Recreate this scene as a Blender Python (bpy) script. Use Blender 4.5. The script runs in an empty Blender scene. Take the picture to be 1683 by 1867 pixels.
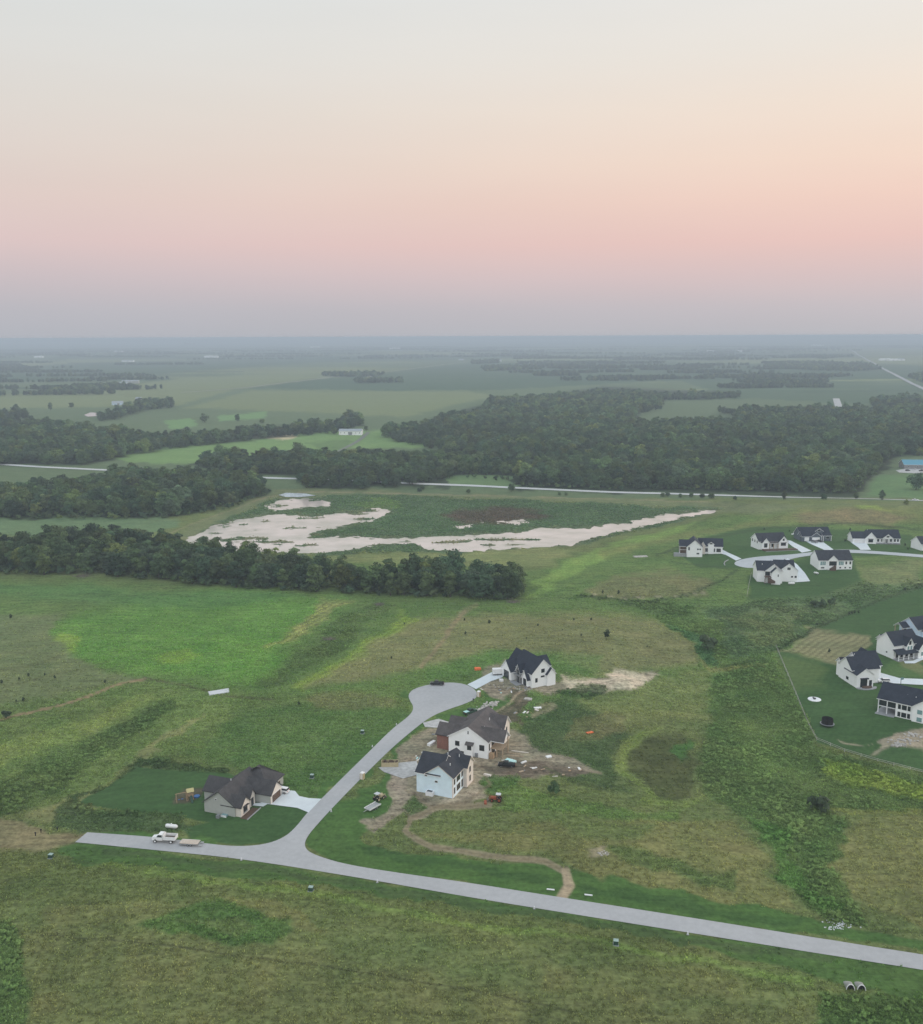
import bpy, bmesh, math, random
import numpy as np
from mathutils import Vector, Matrix
from mathutils.geometry import delaunay_2d_cdt
R = math.radians
random.seed(7); rng = np.random.default_rng(7)
scene = bpy.context.scene
col = scene.collection

# ------------------------------------------------------------------ camera
PW, PH, FPX, CAMH, YH, ROLL = 1683., 1867., 1724., 140., 613.5, 0.0042
PITCH = math.atan((PH / 2 - YH) / FPX)
cam = bpy.data.cameras.new('camera'); camo = bpy.data.objects.new('camera', cam); col.objects.link(camo)
cam.sensor_fit = 'VERTICAL'; cam.sensor_height = 24.; cam.lens = 24. * FPX / PH
cam.clip_start = 1.; cam.clip_end = 90000.
camo.matrix_world = Matrix.Translation((0, 0, CAMH)) @ Matrix.Rotation(R(90) - PITCH, 4, 'X') @ Matrix.Rotation(-ROLL, 4, 'Z')
scene.camera = camo

# ------------------------------------------------------------------ world: hazy dusk sky, sunset glow to the right
SUN_AZ, SUN_EL = R(64), R(10)          # azimuth measured clockwise from the view direction (+Y)
def lin(c):
    c = np.asarray(c, float) / 255.
    return np.where(c <= 0.04045, c / 12.92, ((c + 0.055) / 1.055) ** 2.4)
world = bpy.data.worlds.new('World'); scene.world = world; world.use_nodes = True
nt = world.node_tree; nt.nodes.clear()
def N(tree, t, **kw):
    n = tree.nodes.new(t)
    for k, v in kw.items(): setattr(n, k, v)
    return n
def math_node(tree, op, a, b=None, clamp=False):
    n = N(tree, 'ShaderNodeMath', operation=op); n.use_clamp = clamp
    for i, v in enumerate((a, b)):
        if v is None: continue
        if isinstance(v, (int, float)): n.inputs[i].default_value = v
        else: tree.links.new(v, n.inputs[i])
    return n.outputs[0]
tc = N(nt, 'ShaderNodeTexCoord'); sep = N(nt, 'ShaderNodeSeparateXYZ'); nrm = N(nt, 'ShaderNodeVectorMath', operation='NORMALIZE')
nt.links.new(tc.outputs['Generated'], nrm.inputs[0]); nt.links.new(nrm.outputs[0], sep.inputs[0])
elev = math_node(nt, 'MULTIPLY', math_node(nt, 'ARCSINE', sep.outputs[2]), 2 / math.pi)      # 0..1 over horizon..zenith
def ramp(stops):
    r = N(nt, 'ShaderNodeValToRGB'); e = r.color_ramp.elements
    r.color_ramp.interpolation = 'B_SPLINE' if False else 'EASE'
    r.color_ramp.interpolation = 'LINEAR'
    while len(e) < len(stops): e.new(0.5)
    for i, (deg, c) in enumerate(stops):
        e[i].position = max(0, deg / 90.); e[i].color = (*lin(c), 1)
    nt.links.new(elev, r.inputs[0]); return r.outputs[0]
away = ramp([(0, (182, 185, 193)), (1.6, (190, 189, 196)), (3.4, (208, 196, 200)), (5.2, (225, 203, 202)), (7.5, (228, 210, 204)), (9.5, (228, 216, 209)),
             (12.3, (227, 222, 216)), (15, (225, 225, 222)), (18, (222, 226, 226)), (34, (222, 232, 240)), (60, (236, 245, 255)), (90, (236, 245, 255))])
sunw = ramp([(0, (191, 191, 197)), (1.6, (202, 195, 200)), (3.4, (222, 199, 199)), (5.2, (238, 202, 195)), (7.5, (246, 213, 199)), (9.5, (249, 223, 206)),
             (12.3, (248, 231, 216)), (15, (244, 236, 226)), (18, (239, 236, 231)), (34, (234, 238, 238)), (60, (236, 245, 255)), (90, (236, 245, 255))])
dotv = N(nt, 'ShaderNodeVectorMath', operation='DOT_PRODUCT')
nt.links.new(nrm.outputs[0], dotv.inputs[0]); dotv.inputs[1].default_value = (math.sin(SUN_AZ), math.cos(SUN_AZ), 0)
mr = N(nt, 'ShaderNodeMapRange', interpolation_type='SMOOTHSTEP'); nt.links.new(dotv.outputs['Value'], mr.inputs[0])
mr.inputs[1].default_value = -0.15; mr.inputs[2].default_value = 0.9
mix = N(nt, 'ShaderNodeMix', data_type='RGBA'); nt.links.new(mr.outputs[0], mix.inputs[0]); nt.links.new(away, mix.inputs[6]); nt.links.new(sunw, mix.inputs[7])
sky = N(nt, 'ShaderNodeTexSky', sky_type='NISHITA'); sky.sun_disc = False
sky.sun_elevation = SUN_EL; sky.sun_rotation = SUN_AZ; sky.dust_density = 4.; sky.altitude = 300
# the dome opposite the horizon in view is brighter, as the evenly bright walls facing the camera tell
mb = N(nt, 'ShaderNodeMapRange', interpolation_type='SMOOTHSTEP'); nt.links.new(sep.outputs[1], mb.inputs[0]); mb.inputs[1].default_value = .55; mb.inputs[2].default_value = -1.; mb.inputs[3].default_value = 1.; mb.inputs[4].default_value = 1.75
bg1 = N(nt, 'ShaderNodeBackground'); nt.links.new(mb.outputs[0], bg1.inputs[1]); nt.links.new(mix.outputs[2], bg1.inputs[0])
smap = N(nt, 'ShaderNodeMapping'); smap.inputs['Scale'].default_value = (2.2, 2.2, 16.); smap.inputs['Rotation'].default_value = (.05, .04, 0); nt.links.new(nrm.outputs[0], smap.inputs[0])
snz = N(nt, 'ShaderNodeTexNoise'); snz.inputs['Scale'].default_value = 1.3; snz.inputs['Detail'].default_value = 4; nt.links.new(smap.outputs[0], snz.inputs['Vector'])
sv = N(nt, 'ShaderNodeMapRange'); nt.links.new(snz.outputs[0], sv.inputs[0]); sv.inputs[1].default_value = .3; sv.inputs[2].default_value = .7; sv.inputs[3].default_value = .988; sv.inputs[4].default_value = 1.012
svm = N(nt, 'ShaderNodeVectorMath', operation='SCALE'); nt.links.new(mix.outputs[2], svm.inputs[0]); nt.links.new(sv.outputs[0], svm.inputs['Scale']); nt.links.new(svm.outputs[0], bg1.inputs[0])
bg2 = N(nt, 'ShaderNodeBackground'); bg2.inputs[1].default_value = 0.05; nt.links.new(sky.outputs[0], bg2.inputs[0])
ms = N(nt, 'ShaderNodeMixShader'); ms.inputs[0].default_value = 0.06
nt.links.new(bg1.outputs[0], ms.inputs[1]); nt.links.new(bg2.outputs[0], ms.inputs[2])
wo = N(nt, 'ShaderNodeOutputWorld'); nt.links.new(ms.outputs[0], wo.inputs[0])

sl = bpy.data.lights.new('sun', 'SUN'); sl.energy = 1.7; sl.angle = R(14); sl.color = (1.0, 0.84, 0.72)
so = bpy.data.objects.new('sun', sl); col.objects.link(so)
sd = Vector((math.sin(SUN_AZ) * math.cos(SUN_EL), math.cos(SUN_AZ) * math.cos(SUN_EL), math.sin(SUN_EL)))
so.rotation_euler = sd.to_track_quat('Z', 'Y').to_euler()

vs = scene.view_settings; vs.view_transform = 'Standard'; vs.look = 'None'; vs.exposure = 0.0; vs.gamma = 1.0; vs.use_curve_mapping = False
scene.cycles.use_denoising = True
scene.cycles.max_bounces = 5; scene.cycles.diffuse_bounces = 2; scene.cycles.volume_bounces = 0; scene.cycles.transparent_max_bounces = 8
scene.cycles.glossy_bounces = 2; scene.cycles.transmission_bounces = 2

# ------------------------------------------------------------------ noise and projection
def _h(ix, iy, s):
    n = (ix.astype(np.int64) * 374761393 + iy.astype(np.int64) * 668265263 + s * 1442695041) & 0x7fffffff
    n = ((n ^ (n >> 13)) * 1274126177) & 0x7fffffff
    return ((n ^ (n >> 16)) & 0xffff) / 65535.
def vnoise(x, y, sc, s=0):
    x = np.asarray(x, float) / sc; y = np.asarray(y, float) / sc
    ix, iy = np.floor(x), np.floor(y); fx, fy = x - ix, y - iy
    fx = fx * fx * (3 - 2 * fx); fy = fy * fy * (3 - 2 * fy)
    a, b, c, d = _h(ix, iy, s), _h(ix + 1, iy, s), _h(ix, iy + 1, s), _h(ix + 1, iy + 1, s)
    return (a + (b - a) * fx) + ((c + (d - c) * fx) - (a + (b - a) * fx)) * fy
def fbm(x, y, sc, o=4, s=0):
    t = 0; w = 0.5; tot = 0
    for i in range(o):
        t = t + w * vnoise(x, y, sc / 2 ** i, s + i * 17); tot += w; w *= 0.55
    return t / tot
cp, sp_ = math.cos(PITCH), math.sin(PITCH); cr, sr = math.cos(ROLL), math.sin(ROLL)
def rays(px, py):
    u = (np.asarray(px, float) - PW / 2) / FPX; v = -(np.asarray(py, float) - PH / 2) / FPX
    u2 = u * cr + v * sr; v2 = -u * sr + v * cr
    return u2, cp + v2 * sp_, -sp_ + v2 * cp
def G0(px, py, z=0.):
    dx, dy, dz = rays(px, py); t = (z - CAMH) / np.minimum(dz, -1e-4); return dx * t, dy * t
def project(x, y, z):
    zz = z - CAMH; dep = y * cp - zz * sp_; v2 = y * sp_ + zz * cp
    dep = np.maximum(dep, 1e-3); u2 = x / dep; v2 = v2 / dep
    u = u2 * cr - v2 * sr; v = u2 * sr + v2 * cr
    return PW / 2 + u * FPX, PH / 2 - v * FPX
def seg_dist(x, y, pts, closed=False):
    d = np.full(np.shape(x), 1e9); P = list(pts) + ([pts[0]] if closed else [])
    for (ax, ay), (bx, by) in zip(P[:-1], P[1:]):
        vx, vy = bx - ax, by - ay; L = vx * vx + vy * vy + 1e-9
        t = np.clip(((x - ax) * vx + (y - ay) * vy) / L, 0, 1)
        d = np.minimum(d, np.hypot(x - ax - t * vx, y - ay - t * vy))
    return d
def inside(x, y, pts):
    r = np.zeros(np.shape(x), bool); j = len(pts) - 1
    for i in range(len(pts)):
        xi, yi = pts[i]; xj, yj = pts[j]
        if yi != yj: r ^= ((yi > y) != (yj > y)) & (x < (xj - xi) * (y - yi) / (yj - yi) + xi)
        j = i
    return r
def smooth(a, b, x):
    t = np.clip((x - a) / (b - a), 0, 1); return t * t * (3 - 2 * t)

# ------------------------------------------------------------------ relief
BUMPS = [  # photo pixel of the centre, height, half widths (m) across and along the view
    (1500, 940, 9, 190, 55), (1215, 1072, 4.0, 45, 24), (1070, 1165, 4.5, 95, 38), (300, 1150, -1.2, 120, 60), (120, 1215, 2.2, 80, 50),
    (1205, 1395, -2.2, 20, 26), (1290, 1270, -3.0, 22, 60), (1450, 1560, -2.4, 26, 40), (1160, 1540, 1.4, 40, 22), (1250, 1115, -2.5, 70, 22),
    (300, 1680, 1.0, 60, 25), (1130, 1243, 1.6, 10, 7), (1655, 1352, 1.2, 9, 6), (560, 1330, 1.2, 50, 50), (150, 1390, -1.6, 25, 60), (1560, 1560, 1.6, 40, 30), (1480, 1025, 2.0, 90, 50)]
BUMPS = [(*[float(q) for q in G0(a, b)], h, sx, sy) for a, b, h, sx, sy in BUMPS]
POND = [tuple(map(float, G0(a, b, -2))) for a, b in ((290, 1010), (400, 945), (500, 905), (720, 900), (1000, 912), (1330, 928), (1180, 965), (1050, 1002), (800, 1012), (560, 1018))]
ZW = -2.0
def hgt(x, y):
    x = np.asarray(x, float); y = np.asarray(y, float); r = np.hypot(x, y)
    h = 1.4 * (fbm(x, y, 130, 2, 3) - .5) * 2
    h = h + 10 * smooth(1500, 6000, r) * (fbm(x, y, 1700, 2, 9) - .5) * 2
    for bx, by, a, sx, sy in BUMPS: h = h + a * np.exp(-((x - bx) / sx) ** 2 - ((y - by) / sy) ** 2)
    d = seg_dist(x, y, POND, True); ins = inside(x, y, POND)
    m = np.where(ins, 1., 1 - smooth(0, 35, d))
    return h * (1 - m) + m * (ZW + .3)
def G(px, py):
    px = np.asarray(px, float); py = np.asarray(py, float); dx, dy, dz = rays(px, py)
    t = -CAMH / np.minimum(dz, -1e-4)
    for _ in range(14):
        t = .4 * t + .6 * (hgt(dx * t, dy * t) - CAMH) / np.minimum(dz, -1e-4)
    return dx * t, dy * t
def at(px, py, dz=0.):
    x, y = G(px, py); return Vector((float(x), float(y), float(hgt(x, y)) + dz))
def gpts(pts):
    x, y = G([p[0] for p in pts], [p[1] for p in pts]); return list(zip(map(float, x), map(float, y)))

# ------------------------------------------------------------------ materials
MATS = {}
def mat(name, c, rough=.8, var=.12, sc=2., spec=.3, metal=0., bump=0., tint=False):
    if name in MATS: return MATS[name]
    m = bpy.data.materials.new(name); m.use_nodes = True; t = m.node_tree; b = t.nodes['Principled BSDF']
    b.inputs['Roughness'].default_value = rough; b.inputs['Metallic'].default_value = metal
    b.inputs['Specular IOR Level'].default_value = spec
    tcn = N(t, 'ShaderNodeTexCoord'); nz = N(t, 'ShaderNodeTexNoise'); nz.inputs['Scale'].default_value = sc; nz.inputs['Detail'].default_value = 4
    t.links.new(tcn.outputs['Object'], nz.inputs['Vector'])
    mrn = N(t, 'ShaderNodeMapRange'); t.links.new(nz.outputs[0], mrn.inputs[0])
    mrn.inputs[1].default_value = .3; mrn.inputs[2].default_value = .7; mrn.inputs[3].default_value = 1 - var; mrn.inputs[4].default_value = 1 + var
    nw_ = N(t, 'ShaderNodeTexNoise'); nw_.inputs['Scale'].default_value = sc * .11; nw_.inputs['Detail'].default_value = 3; t.links.new(tcn.outputs['Object'], nw_.inputs['Vector'])
    wv = N(t, 'ShaderNodeMapRange'); t.links.new(nw_.outputs[0], wv.inputs[0]); wv.inputs[1].default_value = .3; wv.inputs[2].default_value = .7; wv.inputs[3].default_value = 1 - var * .8; wv.inputs[4].default_value = 1 + var * .6
    mx = N(t, 'ShaderNodeVectorMath', operation='SCALE')
    if tint:
        a = N(t, 'ShaderNodeAttribute', attribute_type='INSTANCER', attribute_name='tint'); cl = N(t, 'ShaderNodeAttribute', attribute_type='GEOMETRY', attribute_name='clump'); sc2 = N(t, 'ShaderNodeVectorMath', operation='SCALE'); t.links.new(a.outputs['Vector'], sc2.inputs[0]); t.links.new(cl.outputs['Fac'], sc2.inputs['Scale']); t.links.new(sc2.outputs[0], mx.inputs[0])
    else: mx.inputs[0].default_value = tuple(c)
    t.links.new(math_node(t, 'MULTIPLY', mrn.outputs[0], wv.outputs[0]), mx.inputs['Scale']); t.links.new(mx.outputs[0], b.inputs['Base Color'])
    if bump:
        bp = N(t, 'ShaderNodeBump'); bp.inputs['Strength'].default_value = bump; bp.inputs['Distance'].default_value = .05
        t.links.new(nz.outputs[0], bp.inputs['Height']); t.links.new(bp.outputs[0], b.inputs['Normal'])
    if tint:      # thin leaves: half the light passes through
        o_ = t.nodes['Material Output']; tr = N(t, 'ShaderNodeBsdfTranslucent'); ms_ = N(t, 'ShaderNodeMixShader'); ms_.inputs[0].default_value = .35
        t.links.new(mx.outputs[0], tr.inputs['Color']); t.links.new(b.outputs[0], ms_.inputs[1]); t.links.new(tr.outputs[0], ms_.inputs[2]); t.links.new(ms_.outputs[0], o_.inputs['Surface'])
    MATS[name] = m; return m
M = dict(
    white=mat('white_siding', (.88, .89, .89), .7, .02, .6), wrap=mat('house_wrap', (.70, .84, .92), .6, .06, .5), cream=mat('cream_trim', (.70, .64, .58), .7, .05),
    beige=mat('grey_beige_siding', (.40, .41, .38), .7, .05, 1.), bluewhite=mat('pale_blue_siding', (.58, .70, .84), .7, .03), slate=mat('slate_siding', (.10, .125, .15), .7, .06),
    stone=mat('stone_veneer', (.25, .25, .25), .85, .25, 3., bump=.5), brick=mat('brick_veneer', (.23, .11, .085), .85, .2, 4.), conc=mat('foundation_concrete', (.30, .31, .32), .85, .12, 1.),
    greybrown=mat('grey_brown_shingles', (.060, .058, .060), .85, .28, 5., bump=.4), roof=mat('charcoal_shingles', (.034, .038, .048), .85, .28, 5., bump=.4), brown=mat('brown_shingles', (.092, .082, .080), .85, .28, 5., bump=.4),
    navy=mat('blue_black_shingles', (.024, .031, .046), .85, .25, 5., bump=.4), metalroof=mat('grey_metal_roof', (.30, .34, .37), .45, .06), teal=mat('teal_metal_roof', (.10, .30, .40), .5, .06),
    glass=mat('dark_glass', (.02, .026, .03), .15, .1, spec=.6), paleglass=mat('pale_glass', (.20, .33, .34), .2, .1, spec=.6), frame=mat('window_frame', (.05, .05, .05), .5), wframe=mat('white_frame', (.78, .79, .80), .6, .03),
    wood=mat('raw_lumber', (.42, .32, .22), .85, .2, 3.), darkwood=mat('dark_wood', (.10, .065, .045), .8, .2, 3.), osb=mat('osb_board', (.40, .28, .17), .85, .2, 3.), white2=mat('white_paint', (.78, .78, .77), .4, .04, spec=.5),
    black=mat('black_paint', (.012, .013, .015), .3, .1, spec=.5), grey=mat('grey_paint', (.22, .23, .24), .4, .08, spec=.5), rubber=mat('rubber', (.018, .018, .018), .9, .1), steel=mat('galvanised_steel', (.45, .46, .46), .4, .1, metal=.6),
    orange=mat('orange_paint', (.30, .075, .03), .5, .1), orangeT=mat('orange_fabric', (.75, .17, .06), .8, .1), yellow=mat('yellow_plastic', (.52, .45, .22), .5, .06), bluep=mat('blue_plastic', (.05, .17, .42), .5, .06),
    tan=mat('tan_paint', (.50, .42, .26), .6, .1), green=mat('dark_green_paint', (.03, .07, .05), .5, .1), ltgreen=mat('light_green_metal', (.30, .40, .36), .5, .1), foam=mat('pale_foam_board', (.50, .76, .74), .7, .08), rock=mat('pale_rock', (.42, .40, .37), .9, .25, 1.5),
    red=mat('red_lens', (.35, .02, .02), .3), lamp=mat('clear_lens', (.6, .6, .6), .2), bark=mat('bark', (.085, .07, .055), .9, .25, 2.), silver=mat('silver_paint', (.55, .57, .59), .3, .05, spec=.5), trunk=mat('dead_wood', (.20, .17, .15), .9, .2),
    leaf=mat('foliage', (.05, .08, .03), .7, .3, .35, spec=.2, tint=True), weed=mat('weed_leaf', (.05, .08, .03), .85, .2, 1.2, spec=.1, tint=True))

# ------------------------------------------------------------------ object helpers
def tag(o, label=None, cat=None, group=None, kind=None):
    if label: o['label'] = label
    if cat: o['category'] = cat
    if group: o['group'] = group
    if kind: o['kind'] = kind
    return o
def obj(name, bm, m=None, parent=None, smooth_=False):
    if isinstance(bm, bmesh.types.BMesh):
        me = bpy.data.meshes.new(name); bmesh.ops.recalc_face_normals(bm, faces=bm.faces[:]); bm.to_mesh(me); bm.free()
    else: me = bm
    if smooth_: me.polygons.foreach_set('use_smooth', [True] * len(me.polygons))
    if m is not None and not me.materials:
        for q in (m if isinstance(m, (list, tuple)) else [m]): me.materials.append(q)
    o = bpy.data.objects.new(name, me); col.objects.link(o)
    if parent: o.parent = parent
    return o
def thing(name, label, cat, loc, rz=0., group=None):
    o = bpy.data.objects.new(name, None); col.objects.link(o); o.empty_display_size = .5
    o.location = loc; o.rotation_euler = (0, 0, rz); return tag(o, label, cat, group)
def dup(o, parent=None):
    c = o.copy(); col.objects.link(c); c.parent = parent
    for ch in o.children: dup(ch, c)
    return c
def NB(): return bmesh.new()
def box(bm, x0, y0, z0, x1, y1, z1, mi=0):
    v = [bm.verts.new(p) for p in ((x0, y0, z0), (x1, y0, z0), (x1, y1, z0), (x0, y1, z0), (x0, y0, z1), (x1, y0, z1), (x1, y1, z1), (x0, y1, z1))]
    for f in ((0, 3, 2, 1), (4, 5, 6, 7), (0, 1, 5, 4), (1, 2, 6, 5), (2, 3, 7, 6), (3, 0, 4, 7)):
        bm.faces.new([v[i] for i in f]).material_index = mi
    return bm
def loft(bm, sections, cap=True):
    rings = [[bm.verts.new(p) for p in s] for s in sections]; n = len(rings[0])
    for a, b in zip(rings[:-1], rings[1:]):
        for i in range(n): bm.faces.new((a[i], a[(i + 1) % n], b[(i + 1) % n], b[i]))
    if cap: bm.faces.new(rings[0][::-1]); bm.faces.new(rings[-1])
    return bm
def cyl(bm, a, b, r0, r1=None, n=10):
    a, b = Vector(a), Vector(b); d = (b - a).normalized(); r1 = r0 if r1 is None else r1
    u = d.orthogonal().normalized(); w = d.cross(u); S = []
    for p, r in ((a, r0), (b, r1)): S.append([p + r * (math.cos(2 * math.pi * i / n) * u + math.sin(2 * math.pi * i / n) * w) for i in range(n)])
    return loft(bm, S)
def boxo(name, a, m, parent): return obj(name, box(NB(), *a), m, parent)

# ------------------------------------------------------------------ ground colours (vegetation, soil, a little painted shade), read off the photograph and set on the terrain
ILL = 0.78
def C(*c): return lin(c) / ILL
FIELD, TAN, MEAD, BRI, YEL, LAWN, DGR, WEED, DIRT, DDIRT_SHADE, SAND = C(86, 101, 60), C(102, 107, 66), C(78, 104, 54), C(80, 122, 50), C(116, 140, 56), C(52, 82, 46), C(56, 80, 50), C(76, 100, 56), C(124, 118, 108), C(80, 74, 66), C(148, 141, 128)
PAST, CROP, CROPD, CROPL, MARSH, MARSHR, FORF = C(90, 104, 70), C(80, 100, 72), C(56, 83, 62), C(104, 118, 80), C(66, 90, 62), C(74, 66, 58), C(36, 50, 34)
POLY = []      # (colour, points, feather px, strength, rough)
def P(c, pts, f=8, s=1., ro=None): POLY.append(('p', c, pts, f, s, ro))
def Ln(c, pts, w=4, s=1., ro=None): POLY.append(('l', c, pts, w, s, ro))
# far plain
P(CROP, [(-900, 602), (2600, 602), (2600, 910), (-900, 910)], 2, 1, .25)
for i in range(130):
    r_ = random.Random(i); yb = 627 + 60 * r_.random() ** 1.5; x0 = r_.uniform(-300, 1900); w_ = r_.uniform(120, 600); hh = (yb - 613) * r_.uniform(.05, .22)
    P([CROPD, CROPL, CROP, CROPL * .9][i % 4], [(x0, yb), (x0 + w_, yb - 1), (x0 + w_ * 1.1, yb + hh), (x0 - w_ * .05, yb + hh)], 1.5, .75)
for i in range(44):
    r_ = random.Random(500 + i); yb = 628 + 95 * r_.random() ** 1.4; x0 = r_.uniform(-200, 1800); w_ = r_.uniform(60, 420)
    Ln([CROPD * .55, CROPL * 1.35, CROPD * .6][i % 3], [(x0, yb), (x0 + w_, yb + r_.uniform(-4, 4) * (yb - 613) / 60)], 1.1 + (yb - 613) / 70, .7)
P(CROPD, [(-50, 672), (200, 660), (420, 655), (700, 648), (1000, 646), (1000, 652), (560, 662), (420, 672), (200, 690), (-50, 696)], 3, .9)
P(CROPL, [(-50, 722), (160, 712), (330, 690), (700, 668), (640, 680), (420, 712), (320, 740), (-50, 745)], 4, .8)
P(CROPD, [(450, 708), (640, 685), (860, 662), (1240, 660), (1690, 668), (1690, 690), (1500, 690), (1300, 690), (880, 712), (700, 712)], 3, .9)
P(CROPL, [(330, 745), (460, 712), (860, 714), (900, 722), (740, 760), (560, 752), (400, 745)], 5, .75)
P(CROPD, [(1230, 690), (1390, 690), (1690, 700), (1690, 720), (1590, 735), (1480, 742), (1360, 736)], 3, .8)
P(CROP * .95, [(1170, 740), (1370, 726), (1570, 738), (1520, 755), (1360, 750), (1320, 765), (1160, 765)], 3, .8)
P(CROPL * .9, [(1500, 620), (1690, 640), (1690, 668), (1600, 660), (1540, 640)], 3, .6)
P(C(96, 128, 76), [(200, 832), (300, 810), (430, 792), (600, 786), (690, 785), (790, 800), (780, 815), (640, 820), (520, 830), (350, 846), (230, 842)], 4, 1, .2)
P(C(92, 128, 80), [(300, 768), (350, 762), (365, 776), (310, 782)], 3); P(C(92, 128, 80), [(395, 758), (490, 750), (480, 762), (400, 768)], 3)
P(C(165, 160, 132), [(455, 797), (475, 792), (540, 794), (520, 801)], 2, 1)
P(DGR, [(560, 806), (640, 800), (640, 818), (580, 822)], 5, .4)
P(FORF, [(-200, 768), (60, 768), (300, 795), (430, 785), (660, 762), (660, 775), (480, 800), (300, 818), (190, 838), (60, 848), (-200, 850)], 6, .9, .2)
P(FORF, [(-200, 905), (120, 890), (220, 868), (340, 862), (480, 880), (490, 900), (400, 925), (300, 945), (-200, 948)], 6, .9, .2)
P(FORF, [(350, 845), (540, 835), (830, 850), (830, 800), (700, 788), (880, 738), (1100, 704), (1350, 716), (1210, 730), (1210, 775), (1360, 762), (1590, 760), (1600, 744), (2000, 740), (2000, 830), (1640, 832), (1580, 882), (1560, 906), (940, 894), (935, 868), (830, 868), (820, 888), (560, 892), (545, 868), (400, 864)], 6, .9, .2)
P(CROP * .95, [(1165, 742), (1370, 726), (1570, 738), (1560, 752), (1360, 750), (1350, 762), (1215, 772), (1165, 764)], 3, 1, .2)
P(C(84, 112, 74), [(815, 868), (935, 868), (940, 892), (815, 882)], 3); P(C(80, 112, 72), [(1575, 905), (1600, 868), (1690, 860), (1690, 912)], 5)
P(C(84, 110, 78), [(-100, 945), (300, 945), (330, 955), (200, 985), (-100, 975)], 5, 1, .3)
# pond surroundings
P(C(92, 104, 72), [(290, 985), (420, 930), (500, 895), (560, 890), (1000, 905), (1300, 915), (1690, 920), (1690, 950), (1330, 935), (1000, 912), (560, 905), (460, 935), (350, 985)], 4, 1, .4)
Ln(C(128, 120, 100), [(300, 975), (400, 938), (490, 905), (560, 897), (800, 901), (1100, 910), (1300, 916)], 1.6, .5)
P(MARSH, [(340, 985), (420, 945), (500, 906), (720, 902), (1000, 913), (1320, 928), (1190, 962), (1060, 990), (960, 1000), (560, 1012), (420, 1005)], 3, 1, .8)
P(C(80, 106, 58), [(640, 918), (710, 905), (730, 918), (716, 934), (660, 925)], 4, .8)
P(MARSHR, [(800, 942), (830, 930), (920, 926), (1000, 936), (1010, 948), (930, 952), (850, 952)], 8, .9)
WATER = [[(333, 984), (400, 956), (453, 944), (500, 937), (585, 940), (640, 933), (705, 926), (712, 931), (690, 944), (610, 962), (560, 972), (600, 978), (700, 981), (830, 977), (945, 970), (990, 961), (1062, 964), (1150, 950), (1230, 936), (1300, 929), (1308, 931), (1200, 952), (1110, 973), (1040, 993), (960, 999), (860, 1003), (770, 1001), (760, 990), (700, 992), (640, 1000), (560, 1008), (480, 1005), (380, 1000)],
         [(485, 924), (510, 911), (560, 908), (605, 914), (600, 922), (540, 925), (500, 930)]]
# near land
P(MEAD, [(-400, 1040), (1000, 1085), (1000, 1320), (-400, 1320)], 30, 1, .6)
P(MEAD * 1.0, [(540, 1020), (980, 1040), (1050, 1010), (1300, 945), (1500, 925), (2000, 930), (2000, 1300), (900, 1300), (960, 1090), (700, 1060)], 14, 1, .7)
P(C(106, 118, 74), [(560, 1012), (960, 1002), (1060, 1000), (1000, 1030), (700, 1030)], 8, .8)
P(C(100, 130, 62), [(960, 1090), (1000, 1040), (1060, 1010), (1150, 980), (1280, 948), (1240, 975), (1090, 1020), (1030, 1060)], 7, .85)
P(TAN, [(1100, 1000), (1300, 965), (1480, 922), (1690, 925), (1690, 955), (1500, 945), (1340, 965), (1240, 985), (1100, 1015)], 10, .6)
P(C(112, 102, 78), [(1440, 938), (1540, 928), (1660, 940), (1620, 955), (1480, 955)], 9, .7); P(YEL, [(1550, 925), (1590, 922), (1620, 932), (1570, 932)], 4, .6)
P(C(98, 104, 70), [(1060, 1075), (1120, 1050), (1240, 1040), (1320, 1060), (1300, 1085), (1180, 1092), (1090, 1088)], 10, .9)
Ln(C(132, 130, 112), [(1080, 1083), (1140, 1090), (1220, 1088), (1290, 1080)], 1.8, .8)
P(BRI, [(110, 1150), (140, 1120), (270, 1085), (450, 1080), (620, 1090), (640, 1110), (560, 1150), (500, 1210), (440, 1250), (320, 1235), (220, 1220), (140, 1200)], 34, .82, .7)
P(YEL, [(110, 1170), (140, 1155), (150, 1185), (115, 1190)], 8, .6); P(YEL, [(270, 1195), (350, 1180), (360, 1205), (300, 1212)], 10, .45)
P(C(70, 108, 58), [(-100, 1060), (560, 1085), (420, 1110), (200, 1095), (-100, 1085)], 12, .7)
P(C(128, 126, 82), [(590, 1090), (640, 1095), (600, 1130), (540, 1165), (490, 1180), (560, 1125)], 12, .6)
P(WEED * .85, [(700, 1095), (640, 1120), (600, 1150), (540, 1190), (470, 1235), (430, 1255), (470, 1262), (560, 1215), (640, 1170), (680, 1130), (740, 1105)], 8, .7, .95)
P(YEL * .85, [(740, 1115), (690, 1150), (620, 1200), (520, 1255), (560, 1265), (680, 1200), (760, 1140)], 14, .75)
P(PAST, [(-200, 1110), (110, 1120), (105, 1170), (180, 1215), (270, 1240), (130, 1300), (-200, 1320)], 14, .95, .5)
P(C(104, 108, 74), [(760, 1130), (900, 1120), (1080, 1120), (1210, 1135), (1270, 1180), (1260, 1215), (1080, 1230), (1020, 1200), (880, 1190), (760, 1220), (560, 1260), (640, 1200)], 16, .85, .5)
P(C(76, 112, 56), [(780, 1210), (870, 1190), (1100, 1195), (1080, 1225), (880, 1225), (800, 1240)], 12, .5)
Ln(C(120, 108, 86), [(850, 1115), (815, 1150), (795, 1180), (770, 1215)], 7, .6); Ln(C(124, 118, 96), [(870, 1103), (840, 1120)], 10, .4)
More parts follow.
